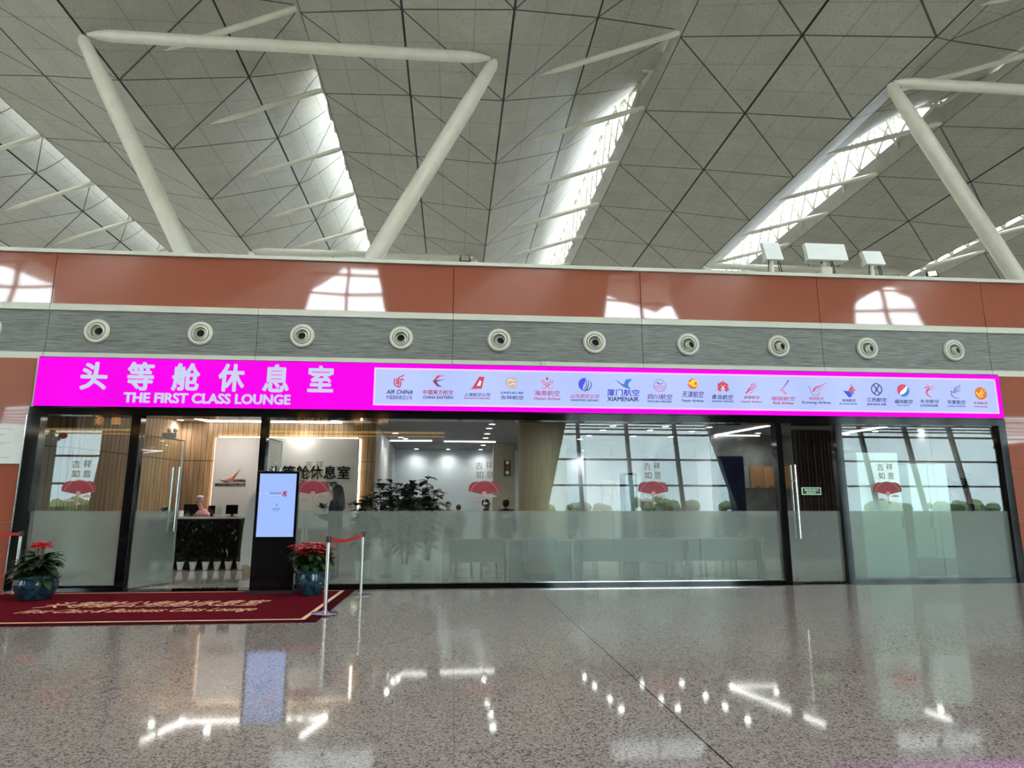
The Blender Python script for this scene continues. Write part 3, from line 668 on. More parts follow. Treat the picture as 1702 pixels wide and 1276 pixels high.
# ------------------------------------------------------------------ glass front
GT = 3.00; FR = 1.325; GB = .06
struct('trim_7', MB().box(-7.48, 11.02, YW-.1, YW+.28, GT, ZS-.004), 'black_gloss')
struct('trim_8', MB().box(-5.58+.0, -5.58, YW, YW, 0, 0).box(-7.48, -5.60, YW-.04, YW+.10, 0, .07), 'black_gloss')
struct('trim_9', MB().box(-3.38, 6.30, YW-.04, YW+.10, 0, .055).box(7.55, 11.0, YW-.04, YW+.10, 0, .055), 'black_gloss')
struct('trim_10', MB().box(-3.38, 6.22, YW-.045, YW-.04, .055, .068), 'chrome')
def post(x0, x1, y0=YW-.08, y1=YW+.12): return MB().box(x0, x1, y0, y1, 0, GT)
for i, (a, b) in enumerate(((-7.50, -7.28), (-5.74, -5.58), (-3.49, -3.38), (6.22, 6.34), (7.44, 7.57), (10.88, 11.03))):
    struct('trim_%d' % (11+i), post(a, b), 'black_gloss')
mb = MB()
mb.box(-7.515, -7.50, YW-.09, YW-.02, 0, GT)
struct('trim_18', mb, 'chrome')
def pane(name, x0, x1, label=None, n=0, z0=GB, film=True, thing=False):
    mb = MB().box(x0+.002, x1-.002, YW, YW+.012, z0, GT)
    w = struct(name, mb, 'clear_glass')
    if film: MB().box(x0+.002, x1-.002, YW-.005, YW-.001, z0, FR).build('frosted_film', 'frost', w)
    return w
GX = [-3.38, -1.74, -.19, 1.39, 2.99, 4.63, 6.22]
pane('window_10', -7.28, -5.74, z0=.07)
for i in range(6): pane('window_%d' % (11+i), GX[i], GX[i+1])
pane('window_17', 7.57, 9.45); pane('window_18', 9.45, 10.88)
# swoosh marks printed on the frosted band
for i, px in enumerate((816, 948, 1092, 1230, 1355, 1480)):
    p = at(px, 886, Y=YW-.004)
    mb = MB(); mb.slab([(p.x-.05, p.z-.03), (p.x+.02, p.z-.01), (p.x+.07, p.z+.04), (p.x+.03, p.z-.015), (p.x-.01, p.z-.03)], YW-.001, .001)
    mb.build('swoosh_mark', 'counter_grey', label='small grey swoosh printed on the frosted glass, %s from the left' % ordn[i], cat='printed mark', group='swoosh marks on the frosted band')
# doors
def door(name, hx, ang, w, sgn, side=1, withpost=False):
    """glass leaf hinged at hx; sgn=+1 runs to +x when shut"""
    e = empty(name, (hx, YW+.02, 0), ang); e['kind'] = 'structure'
    x0, x1 = (0, w*sgn) if sgn > 0 else (w*sgn, 0)
    zt = 2.94 if not withpost else GT-.02
    zt = 2.66 if name == 'door_1' or name == 'door_2' else GT-.03
    MB().box(x0, x1, -.006, .006, .02, zt).build('glass_leaf', 'clear_glass', e, local=True)
    MB().box(x0, x1, -.010, -.007, .02, FR).build('frosted_film', 'frost', e, local=True)
    fx = w*sgn
    MB().box(fx-.012, fx+.004, -.012, .012, .02, zt).box(x0, x1, -.01, .012, zt-.01, zt+.01).build('edge_rail', 'steel', e, local=True)
    hxp = fx - .14*sgn
    for yy in (-.07, .07):
        MB().tube([(hxp, yy, .95), (hxp, yy, 2.15)], .019, 14).build('pull_handle', 'chrome', e, smooth=True, local=True)
    MB().tube([(hxp, -.07, 1.15), (hxp, .07, 1.15)], .012, 10).tube([(hxp, -.07, 1.95), (hxp, .07, 1.95)], .012, 10).build('handle_fixing', 'chrome', e, smooth=True, local=True)
    MB().box(min(fx-.16*sgn, fx), max(fx-.16*sgn, fx), -.02, .022, .02, .10).build('floor_clamp', 'chrome', e, local=True)
    return e
door('door_1', -5.56, R(70), 1.02, 1)
door('door_2', -3.50, R(-97), 1.02, -1)
e = empty('door_3', (7.42, YW+.02, 0), 0); e['kind'] = 'structure'
MB().box(6.36, 7.43, YW+.014, YW+.026, .03, GT-.02).build('glass_leaf', 'clear_glass', e)
MB().box(6.36, 7.43, YW+.009, YW+.013, .03, FR).build('frosted_film', 'frost', e)
p0 = at(1310, 772, Y=YW-.05); p1 = at(1320, 895, Y=YW-.05)
for yy in (-.07, .10): MB().tube([(6.56, YW+yy, p1.z), (6.56, YW+yy, p0.z+.0)], .021, 14).build('pull_handle', 'chrome', e, smooth=True)
MB().tube([(6.56, YW-.07, 1.1), (6.56, YW+.10, 1.1)], .013, 10).tube([(6.56, YW-.07, 1.9), (6.56, YW+.10, 1.9)], .013, 10).build('handle_fixing', 'chrome', e, smooth=True)
MB().lathe([(0, -.03), (.035, -.03), (.04, -.01), (.04, 0)], (6.47, YW+.012, .09), 20, axis='y').build('lock', 'chrome', e, smooth=True)
# exit sign sticker on the right door
p = at(1333, 822, Y=YW+.01); q = at(1364, 810, Y=YW+.01)
ex = empty('exit_sign', (p.x, YW+.01, p.z), 0, 'small black exit sign with glowing green lettering on the right glass door', 'exit sign')
MB().box(p.x, q.x, YW+.006, YW+.0135, p.z, q.z).build('frame', 'exit_green', ex)
MB().box(p.x+.014, q.x-.014, YW+.004, YW+.006, p.z+.014, q.z-.014).build('plate', 'black_matte', ex)
text('lettering', '安全出口', p.x+.06, q.x-.06, YW+.004, p.z+.068, .042, 'exit_green', ex, bold=.02, th=.001)
text('lettering', 'EXIT', p.x+.10, q.x-.10, YW+.004, p.z+.024, .032, 'exit_green', ex, bold=.02, th=.001)
# fan stickers on the glass
def fan_sticker(px, where, chars=(1, 1, 1, 1)):
    c = at(px, 822, Y=YW); y = YW-.0015; sc = .25
    e = empty('fan_sticker', (c.x, YW, c.z), 0, 'red folding fan sticker with gold characters on the glass %s' % where, 'window sticker', 'fan stickers on the glass')
    for i, (dx, dz, s, a0, a1, nm) in enumerate(((-.15, .10, .56, 30, 200, 'side_fan'), (.15, .10, .56, -20, 150, 'side_fan'), (0, 0, 1, 12, 168, 'fan'))):
        mb = MB(); n = 14
        for j in range(n):
            aa, bb = R(a0+(a1-a0)*j/n), R(a0+(a1-a0)*(j+1)/n); mid = (aa+bb)/2
            r0, r1 = sc*.16*s, sc*.98*s; yy = y-.001*(1 if nm == 'fan' else 0)
            mb.slab([(c.x+dx+r0*math.cos(aa), c.z+dz+r0*math.sin(aa)), (c.x+dx+r1*math.cos(aa), c.z+dz+r1*math.sin(aa)), (c.x+dx+r1*1.035*math.cos(mid), c.z+dz+r1*1.035*math.sin(mid)), (c.x+dx+r1*math.cos(bb), c.z+dz+r1*math.sin(bb)), (c.x+dx+r0*math.cos(bb), c.z+dz+r0*math.sin(bb))][::-1], yy, .0008, 0)
            if nm == 'fan': 
                q = (c.x+r1*1.03*math.cos(aa), c.z+r1*1.03*math.sin(aa)); mb.slab([(q[0]+.012*math.cos(t), q[1]+.012*math.sin(t)) for t in [k*math.pi/3 for k in range(6)]], yy-.001, .0005, 1)
        if nm == 'fan': mb.slab(arc(c.x, c.z+.02, .045, 0, 330, 11), y-.003, .0005, 1)
        mb.build(nm, ['fan_red', 'fan_pink'], e)
    mb = MB()
    for dx, dz, w in ((-.14, -.10, .10), (.15, -.03, .09), (.02, -.16, .05)):
        mb.slab([(c.x+dx-w, c.z+dz), (c.x+dx-w*.4, c.z+dz-.02), (c.x+dx+w, c.z+dz-.005), (c.x+dx+w*.5, c.z+dz+.02), (c.x+dx, c.z+dz+.035), (c.x+dx-w*.5, c.z+dz+.02)], y, .001)
    mb.build('cloud_print', 'fan_pink', e)
    MB().box(c.x-.006, c.x+.006, y-.002, y, c.z-.24, c.z).build('tassel', 'fan_pink', e)
    for (dx, dz, ch), ok in zip(((-.10, .465, '吉'), (.09, .475, '祥'), (-.09, .30, '如'), (.10, .30, '意')), chars):
        if ok: text('character', ch, c.x+dx-.065, c.x+dx+.065, y, c.z+dz, .135, 'gold_print', e, bold=0, th=.001)
fan_sticker(130, 'left of the entrance')
fan_sticker(520, 'just right of the display kiosk')
fan_sticker(805, 'left of the round wood column')
fan_sticker(1086, 'right of the round wood column')
fan_sticker(1476, 'of the far right pane')
# ------------------------------------------------------------------ on top of the fascia
def flat_antenna(px0, px1, py0, py1, name, label, tilt=.12, boxy=False, y=YW+.3):
    a = at(px0, py1, Y=y); b = at(px1, py0, Y=y); cx = (a.x+b.x)/2; w = (b.x-a.x)/2
    e = empty(name, (cx, y, ZT+.02), 0, label, 'antenna')
    lo = [(cx-w, y-.03, a.z), (cx+w, y-.03, a.z), (cx+w, y+.09, a.z), (cx-w, y+.09, a.z)]
    hi = [(x+w*tilt, yy+.22, b.z) for x, yy, z in lo]
    MB().hexa(lo, hi).build('panel', 'device_white', e)
    MB().box(cx-w*.9, cx+w*.95, y+.1, y+.22, a.z-.01, a.z+.12).build('rear_shell', 'trim_white', e)
    MB().tube([(cx-.02, y+.12, ZT+.02), (cx-.02, y+.12, a.z+.05)], .045 if not boxy else .06, 12).build('mast', 'tube_white', e, smooth=True)
    for dx in (-.12, .10, .14):
        MB().tube([(cx+dx, y+.05, ZT+.025), (cx+dx*1.2, y+.05, ZT+.10), (cx+dx*.9, y+.06, a.z+.02)], .011, 8).build('cable', 'black_matte', e, smooth=True)
    return e
flat_antenna(1274, 1299, 397, 431, 'flat_antenna', 'tall white flat antenna on the fascia top, leftmost of three')
big = flat_antenna(1343, 1406, 400, 431, 'flat_antenna', 'wide white flat antenna on the fascia top, middle and largest of three', tilt=.16)
flat_antenna(1440, 1468, 412, 439, 'flat_antenna', 'small white flat antenna on the fascia top, rightmost of three', tilt=.3)
p = at(1373, 457, Y=YW+.1)
jb = empty('junction_box', (p.x, YW+.1, ZT+.02), 0, 'small white junction box below the widest antenna', 'junction box')
MB().box(p.x-.11, p.x+.11, YW+.04, YW+.16, ZT+.021, ZT+.20).build('body', 'trim_white', jb)
for dx in (-.08, .08): MB().tube([(p.x+dx, YW+.1, ZT+.2), (p.x+dx, YW+.1, ZT+.27)], .012, 8).build('stub', 'trim_white', jb)
def flood(px, lab, rz):
    p = at(px, 430, Y=YW+.15); z = ZT+.02
    e = empty('floodlight', (p.x, YW+.15, z), rz, lab, 'floodlight')
    MB().hexa([(-.10, -.05, .06), (.10, -.05, .06), (.10, .05, .04), (-.10, .05, .04)], [(-.10, .0, .22), (.10, .0, .22), (.10, .10, .20), (-.10, .10, .20)]).build('housing', 'black_matte', e, local=True)
    MB().hexa([(-.08, -.056, .08), (.08, -.056, .08), (.08, -.051, .08), (-.08, -.051, .08)], [(-.08, -.014, .205), (.08, -.014, .205), (.08, -.009, .205), (-.08, -.009, .205)]).build('glass', 'steel', e, local=True)
    MB().box(-.115, -.10, -.01, .03, 0, .15).box(.10, .115, -.01, .03, 0, .15).box(-.115, .115, -.01, .03, 0, .012).build('bracket', 'black_matte', e, local=True)
flood(773, 'small black floodlight on the fascia top left of centre', 0)
flood(1546, 'small black floodlight on the fascia top, right of the antennas', R(-25))
# small sensor under the lower trim
p = at(907, 598, Y=YW-.05)
e = empty('wall_sensor', (p.x, YW-.02, 4.06), 0, 'pair of tiny white sensors on the trim above the sign', 'sensor')
for dx in (-.045, .045): MB().box(p.x+dx-.04, p.x+dx+.04, YW-.06, YW-.021, 4.055, 4.15).build('case', 'trim_white', e)

# ------------------------------------------------------------------ lounge interior shell
CZ = 3.65
lx = lambda px, Y: at(px, 800, Y=Y).x
def uvwall(name, p0, p1, z0, z1, matn, th=.1):
    p0, p1 = Vector((*p0, 0)), Vector((*p1, 0)); d = (p1-p0); L = d.length; d.normalize(); nrm = Vector((-d.y, d.x, 0))*th
    mb = MB(); mb.hexa([(p0.x, p0.y, z0), (p1.x, p1.y, z0), (p1.x+nrm.x, p1.y+nrm.y, z0), (p0.x+nrm.x, p0.y+nrm.y, z0)],
                       [(p0.x, p0.y, z1), (p1.x, p1.y, z1), (p1.x+nrm.x, p1.y+nrm.y, z1), (p0.x+nrm.x, p0.y+nrm.y, z1)])
    uv = [(0, z0), (L, z0), (L, z0), (0, z0), (0, z1), (L, z1), (L, z1), (0, z1)]
    return struct(name, mb, matn, uvs=uv)
YR, YF, YK = 18.0, 25.6, 19.8
a0 = (-7.9, 14.6); a1 = (-7.1, YR)
uvwall('wall_lounge_left', (-9.2, 12.9), a0, 0, CZ, 'wood_slats')
uvwall('wall_lounge_left', a0, a1, 0, CZ, 'wood_slats')
xr_end = lx(622, YR)
uvwall('wall_lounge_reception', a1, (xr_end, YR), 0, CZ, 'wood_slats')
uvwall('wall_lounge_side', (xr_end, YR+.1), (lx(655, YF), YF), 0, CZ, 'wall_grey')
uvwall('wall_lounge_back', (lx(640, YF), YF), (lx(1195, YF)+2, YF), 0, CZ, 'wall_blue')
uvwall('wall_lounge_kitchen', (lx(1185, YK), YK), (13.5, YK), 0, CZ, 'marble_grey')
uvwall('wall_lounge_kitchen', (lx(1185, YK), YF), (lx(1185, YK), YK+.1), 0, CZ, 'wall_grey')
uvwall('wall_lounge_right', (13.4, YK), (13.4, YW+.1), 0, CZ, 'marble_grey')
struct('wall_lounge_left_end', MB().box(-9.3, -9.2, YW+.12, 13.0, 0, CZ), 'wood_slats' if False else 'shop_brown')
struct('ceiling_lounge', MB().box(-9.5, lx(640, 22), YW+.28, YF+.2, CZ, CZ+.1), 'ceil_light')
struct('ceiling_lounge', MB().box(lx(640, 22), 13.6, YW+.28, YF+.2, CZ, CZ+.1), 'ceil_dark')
# grey block and brown block inside
uvwall('wall_lounge_block', (lx(975, 22), 22), (lx(1066, 22), 22), 0, CZ, 'wall_grey', .4)
uvwall('wall_lounge_block', (lx(820, 23), 23), (lx(856, 23), 23), 0, CZ, 'taupe', .5)
# backlit white panel with the lounge name
pa = at(349, 849, Y=YR-.12); pb = at(598, 729, Y=YR-.12)
wp = empty('name_panel', ((pa.x+pb.x)/2, YR-.12, 0), 0, 'large backlit white wall panel with black Chinese lettering behind the reception', 'wall panel')
MB().box(pa.x, pb.x, YR-.14, YR-.08, .9, pb.z).build('board', 'panel_white', wp)
MB().box(pa.x+.05, pb.x-.05, YR-.06, YR-.03, pb.z-.05, pb.z+.03).box(pa.x-.03, pa.x+.05, YR-.06, YR-.03, 1.0, pb.z).box(pb.x-.05, pb.x+.03, YR-.06, YR-.03, 1.0, pb.z).build('halo_light', 'led_warm', wp)
p = at(475, 796, Y=YR-.14); q = at(582, 774, Y=YR-.14); w1 = (q.x-p.x)
text('lettering', '头等舱休息室', at(446, 790, Y=YR-.14).x, q.x, YR-.14, p.z, q.z-p.z, 'ink_black', wp, bold=.012, th=.02)
text('lettering', 'First Class Lounge', at(468, 806, Y=YR-.14).x, at(560, 806, Y=YR-.14).x, YR-.14, at(500, 808, Y=YR-.14).z, .16, 'ink_black', wp, bold=.008, th=.02)
p = at(357, 808, Y=YR-.14); q = at(408, 803, Y=YR-.14)
text('lettering', '国际机场股份有限公司', p.x, q.x, YR-.14, p.z, .085, 'gold_print', wp, bold=.02, th=.01)
text('lettering', '沈阳桃仙', at(387, 800, Y=YR-.14).x, q.x, YR-.14, p.z+.11, .075, 'gold_print', wp, bold=.02, th=.01)
c = at(388, 790, Y=YR-.14)
MB().slab([(c.x-.22, c.z-.12), (c.x-.02, c.z-.05), (c.x+.18, c.z+.2), (c.x+.02, c.z-.1), (c.x-.05, c.z-.14)], YR-.14, .01, 0).slab([(c.x-.36, c.z-.1), (c.x-.2, c.z-.14), (c.x-.05, c.z-.16), (c.x-.2, c.z-.18)], YR-.14, .01, 1).build('wing_emblem', ['orange_art', 'gold_print'], wp)
# round wood column
pc = at(902, 800, Y=13.75)
mb = MB().lathe([(.50, 0), (.50, CZ)], (pc.x, 13.75, 0), 48)
struct('wall_lounge_column', mb, 'column_wood', smooth=True)
mb = MB().lathe([(.505, 0), (.505, .12), (.50, .13)], (pc.x, 13.75, 0), 48); struct('baseboard_column', mb, 'black_gloss')
# small vertical sign on the brown block
p = at(838, 790, Y=22.9); q = at(849, 765, Y=22.9)
e = empty('wall_plaque', ((p.x+q.x)/2, 22.97, p.z), 0, 'small dark upright plaque on the brown wall left of the column', 'plaque')
MB().box(p.x, q.x, 22.94, 22.999, p.z, q.z).build('plate', 'ink_black', e)
for i in range(3):
    zz = p.z+.08+i*.17
    MB().lathe([(0, -.01), (.06, -.01), (.06, 0)], ((p.x+q.x)/2, 22.94, zz+.02), 14, axis='y').build('symbol', ['panel_white', 'ink_red', 'panel_white'][i], e)
# ceiling lights
DL = [('over the reception at left', [(248, 696), (300, 697), (386, 693), (420, 713), (499, 699), (521, 709)]),
      ('above the big plants', [(657, 719), (666, 726), (674, 728), (693, 747), (745, 747), (798, 748)]),
      ('in the row left of the wood column', [(822, 695), (818, 704), (813, 711), (810, 720), (807, 727), (803, 739)]),
      ('right of the wood column', [(1002, 714), (979, 723), (964, 729), (968, 749), (1019, 707), (1081, 714), (1053, 724), (1106, 708), (1150, 716), (1115, 725)]),
      ('above the wall cabinets', [(1179, 709), (1212, 700), (1260, 719), (1226, 726), (1300, 727), (1220, 739), (1276, 740)]),
      ('behind the far right panes', [(1428, 706), (1407, 721), (1510, 707), (1455, 716), (1530, 713)])]
dproto = None
for wh, L in DL:
    for i, (px, py) in enumerate(sorted(L)):
        p = at(px, py, z=CZ)
        if p.y > YF-.4: p.y = YF-.4
        lab = 'small round ceiling downlight %s, %s from the left' % (wh, ordn[i])
        if dproto is None:
            e = empty('downlight', (p.x, p.y, CZ), 0, lab, 'ceiling light', 'downlights '+wh)
            MB().lathe([(.085, 0), (.11, -.004), (.11, -.015), (.08, -.02), (.075, -.012)], (0, 0, 0), 20).build('rim', 'trim_white', e, local=True, smooth=True)
            MB().lathe([(.0, -.013), (.078, -.013)], (0, 0, 0), 20).build('lens', 'lamp_white', e, local=True)
            li = bpy.data.lights.new('bulb', 'SPOT'); li.energy = 60; li.spot_size = R(150); li.spot_blend = 1; li.shadow_soft_size = .07; li.color = (1, .94, .86)
            lo = bpy.data.objects.new('bulb', li); link(lo, e); lo.location = (0, 0, -.03)
            dproto = e
        else:
            e = copy_tree(dproto); e.location = (p.x, p.y, CZ); tag(e, lab, 'ceiling light', 'downlights '+wh)
def led(pts, label, z=CZ, ymax=99):
    P = [at(px, py, z=z-.03) for px, py in pts]
    for v in P: v.y = min(v.y, ymax)
    mb = MB()
    for a, b in zip(P[:-1], P[1:]):
        d = (b-a); d.z = 0; d.normalize(); n = Vector((-d.y, d.x, 0))*.045; a2 = a-d*.03; b2 = b+d*.03
        for v in (a2, b2): v.z = z-.03
        mb.hexa([a2-n, b2-n, b2+n, a2+n], [x+Vector((0, 0, .028)) for x in (a2-n, b2-n, b2+n, a2+n)])
    mb.build('linear_light', 'led_line', label=label, cat='ceiling light')
led([(289, 688), (349, 702), (569, 706), (530, 691)], 'angular white strip light on the ceiling above the reception', ymax=17.8)
led([(740, 734), (822, 735)], 'straight white strip light on the ceiling left of the wood column')
led([(1328, 699), (1190, 724), (1322, 726)], 'V-shaped white strip light above the wall cabinets')
led([(1400, 721), (1522, 702)], 'slanting white strip light above the far right panes')
led([(650, 733), (716, 733)], 'short white strip light above the big plants')
# emergency light on the left wall
p = at(286, 728, Y=17.0)
e = empty('emergency_light', (p.x, 17.0, p.z), 0, 'small white twin-head emergency light high on the wood wall at left', 'emergency light')
MB().box(p.x-.22, p.x+.11, 16.95, 17.08, p.z-.02, p.z+.13).build('case', 'trim_white', e)
for dx in (-.07, .07): MB().ball((p.x+dx, 16.98, p.z+.19), .055, 14).build('lamp_head', 'trim_white', e, smooth=True)
# reception desk
dx0, dx1 = -7.22, lx(405, 16.6)
desk = empty('reception_desk', ((dx0+dx1)/2, 16.9, 0), 0, 'reception desk with white top and leafy green front', 'reception desk')
MB().box(dx0-.05, dx1+.05, 16.5, 17.0, 1.15, 1.20).build('desk_top', 'stone_white', desk)
MB().box(dx0, dx1, 16.75, 16.98, 0, 1.15).build('body', 'black_matte', desk)
mb = MB(); rnd = random.Random(3)
for i in range(1700):
    x = rnd.uniform(dx0, dx1); z = rnd.uniform(.18, 1.13); d = Vector((rnd.uniform(-1, 1), -rnd.uniform(.2, .9), rnd.uniform(-.9, .5)))
    mb.leaf((x, 16.74-rnd.uniform(0, .08), z), d, rnd.uniform(.06, .13), rnd.uniform(.025, .05), m=0 if rnd.random() < .82 else (1 if rnd.random() < .7 else 2))
mb.build('leaf_front', ['leaf_dark', 'leaf', 'stone_white'], desk)
MB().tube([(dx1+.02, 16.6, 1.12), (dx1+.10, 16.58, 1.0), (dx1+.04, 16.6, .6), (dx1-.02, 16.62, .15)], [.10, .11, .08, .05], 12).build('end_foliage', 'leaf_dark', desk, smooth=True)
# white pots at the foot
first = None
for i, px in enumerate((257, 279, 299, 320, 341, 360, 379, 398)):
    p = at(px, 944, Y=16.3); lab = 'small white flowerpot at the foot of the reception desk, %s from the left' % ordn[i]
    if first is None:
        first = empty('flowerpot', (p.x, 16.3, 0), 0, lab, 'flowerpot', 'white flowerpots along the desk'); first.scale = (1, 1, 1.12)
        MB().lathe([(0, .002), (.05, .002), (.085, .16), (.09, .17), (.075, .165), (.0, .15)], (0, 0, 0), 18).build('pot', 'pot_white', first, smooth=True, local=True)
        mb = MB(); r2 = random.Random(5)
        for j in range(46):
            a = r2.uniform(0, 6.28); mb.leaf((.03*math.cos(a), .03*math.sin(a), .16), (math.cos(a), math.sin(a), r2.uniform(.5, 2.4)), r2.uniform(.10, .2), .035, m=j % 2, droop=.4)
        mb.build('foliage', ['leaf', 'leaf_mid'], first, local=True)
    else:
        e = copy_tree(first); e.location = (p.x, 16.3, 0); e.scale = first.scale; tag(e, lab)
# things on the desk
def monitor(px0, px1, py0, py1, Y, lab, back=True):
    a = at(px0, py1, Y=Y); b = at(px1, py0, Y=Y); cx = (a.x+b.x)/2
    e = empty('monitor', (cx, Y, 1.2), 0, lab, 'monitor')
    z0 = 1.2+.06; z1 = max(b.z, z0+.2)
    MB().box(a.x, b.x, Y-.015, Y+.015, z0, z1).build('screen', 'screen_off', e)
    MB().box(cx-.03, cx+.03, Y+.015, Y+.05, 1.21, z0+.1).build('stand', 'black_matte', e)
    MB().box(cx-.1, cx+.1, Y-.05, Y+.1, 1.2, 1.212).build('foot', 'black_matte', e)
monitor(305, 332, 838, 857, 16.85, 'black monitor on the reception desk behind the pink toy')
monitor(345, 358, 840, 857, 16.88, 'narrow black monitor right of the pink toy')
monitor(375, 396, 839, 856, 16.85, 'small black screen at the right end of the desk')
a = at(293, 857, Y=16.7)
e = empty('document_tray', (a.x, 16.7, 1.2), 0, 'low white tray of papers at the left end of the desk', 'tray')
MB().hexa([(a.x-.07, 16.52, 1.201), (a.x+.14, 16.52, 1.201), (a.x+.14, 16.76, 1.201), (a.x-.07, 16.76, 1.201)], [(a.x-.05, 16.54, 1.31), (a.x+.14, 16.54, 1.31), (a.x+.14, 16.76, 1.34), (a.x-.05, 16.76, 1.34)]).build('case', 'pot_white', e)
MB().box(a.x-.04, a.x+.12, 16.60, 16.72, 1.33, 1.345).build('papers', 'paper', e)
a = at(364, 857, Y=16.75)
e = empty('card_holder', (a.x, 16.75, 1.2), 0, 'small white card holder between the two desk screens', 'card holder')
MB().box(a.x-.08, a.x+.08, 16.7, 16.8, 1.2, 1.26).build('base', 'pot_white', e); MB().box(a.x-.06, a.x+.06, 16.74, 16.76, 1.26, 1.42).build('card', 'paper', e)
# pink snake toy
a = at(333, 857, Y=16.62); X, Y_, Z_ = a.x, 16.66, 1.20
e = empty('plush_toy', (X, Y_, Z_), 0, 'pink coiled plush snake toy with a white cap on the desk', 'soft toy')
co_ = []
for i in range(40):
    t = i/39; ang = t*2.6*2*math.pi; r = .13*(1-t*.75); co_.append((X+.03+r*math.cos(ang), Y_+r*.6*math.sin(ang), Z_+.05+.10*t))
co_ += [(X-.02, Y_-.02, Z_+.22), (X-.05, Y_-.03, Z_+.30), (X-.04, Y_-.05, Z_+.38)]
MB().tube(co_, [.02]+[.05]*38+[.045, .045, .05, .06], 12).build('body', 'pink_plush', e, smooth=True)
MB().ball((X-.04, Y_-.07, Z_+.40), .075, 14, sq=(1.1, 1.1, .85)).build('head', 'pink_plush', e, smooth=True)
MB().ball((X-.04, Y_-.05, Z_+.455), .075, 14, sq=(1.15, 1.1, .55)).build('cap', 'plush_white', e, smooth=True)
for dx in (-.03, .03): MB().ball((X-.04+dx, Y_-.145, Z_+.41), .012, 8).build('eye', 'ink_black', e)
# white rounded panel at the desk's right end
pts = [(426, 815), (418, 826), (410, 850), (405, 880), (401, 915), (400, 938), (409, 938)]
P = [at(x, y, Y=15.6) for x, y in pts]
mb = MB(); mb.slab([(p.x, max(p.z, .01)) for p in P]+[(P[0].x+.28, .01), (P[0].x+.28, P[0].z)], 15.66, .10)
mb.build('screen_panel', 'stone_white', label='tall white curved panel at the right end of the reception desk', cat='panel')
# plants
def bushy(name, x, y, z, h, w, n, lab, cat='potted plant', seed=1, mats=('leaf', 'leaf_dark', 'leaf_mid'), lw=(.10, .2), pot=True, base=0):
    e = empty(name, (x, y, z), 0, lab, cat); r = random.Random(seed)
    if pot: MB().lathe([(0, 0), (.14, 0), (.17, .30), (.18, .34), (.16, .33), (0, .30)], (x, y, z), 22).build('pot', 'pot_white', e, smooth=True)
    st = MB(); lf = MB(); z0 = z+(.3 if pot else .05)
    for i in range(9):
        a = r.uniform(0, 6.28); rr = w*.5*math.sqrt(r.random()); hh = h*r.uniform(.65, 1)
        tip = Vector((x+rr*math.cos(a), y+rr*math.sin(a), z+hh)); b0 = Vector((x+.05*math.cos(a), y+.05*math.sin(a), z0)); mid = (tip+b0)/2+Vector((0, 0, .05))
        st.tube([b0, mid, tip], [.012, .009, .006], 6)
        for j in range(n//9):
            t = r.uniform(.3, 1); c = b0.lerp(tip, t); aa = r.uniform(0, 6.28)
            lf.leaf(c, (math.cos(aa), math.sin(aa), r.uniform(-.2, .8)), r.uniform(*lw), r.uniform(*lw)*.6, m=r.randrange(3))
    st.build('stems', 'stalk', e); lf.build('foliage', list(mats), e)
    return e
for i, (px, top, Y, w, n, lab) in enumerate(((608, 812, 14.0, .55, 150, 'low leafy green plant at the left of the plant group inside the glass'),
        (648, 795, 14.9, .7, 220, 'tall dark green leafy plant second from the left in the group inside the glass'),
        (690, 787, 15.6, .7, 230, 'tallest broad-leaved plant in the group inside the glass'),
        (713, 800, 14.2, .45, 130, 'dark leafy plant at the right end of the group inside the glass'),
        (676, 818, 13.2, .4, 130, 'pale green leafy plant in front of the tall plants inside the glass'))):
    p = at(px, top, Y=Y); bushy('potted_plant', p.x, Y, 0, p.z, w, n*2, lab, seed=10+i, lw=(.17, .32), mats=(('leaf', 'leaf_dark', 'leaf_mid') if i < 3 else ('leaf_dark', 'leaf_dark', 'leaf')))
def palm(x, y, z, h, lab, seed=2, stand=None):
    e = empty('spiky_plant', (x, y, z), 0, lab, 'potted plant'); r = random.Random(seed)
    MB().lathe([(0, 0), (.05, 0), (.075, .11), (.08, .12), (.06, .115), (0, .10)], (x, y, z), 18).build('pot', 'pot_white', e, smooth=True)
    lf = MB()
    for i in range(44):
        a = r.uniform(0, 6.28); lf.leaf((x, y, z+.1), (math.cos(a), math.sin(a), r.uniform(.5, 2.5)), h*r.uniform(.8, 1.2), .03, m=i % 2, droop=.5)
    lf.build('foliage', ['leaf', 'leaf_dark'], e)
a = at(272, 857, Y=16.8); palm(a.x, 16.8, 1.2, .28, 'small spiky plant in a white pot on the reception desk at left')
# side table with plant by the woman
a = at(536, 848, Y=13.6)
e = empty('side_console', (a.x, 13.6, 0), 0, 'white console holding a spiky plant and books right of the kiosk', 'console table')
MB().box(a.x-.35, a.x+.2, 13.4, 13.8, 1.22, 1.26).build('top', 'stone_white', e)
for dx in (-.32, .17):
    for dy in (13.43, 13.77): MB().box(a.x+dx-.02, a.x+dx+.02, dy-.02, dy+.02, 0, 1.22).build('leg', 'stone_white', e)
palm(a.x, 13.6, 1.26, .26, 'spiky plant in front of the woman in black', 4)
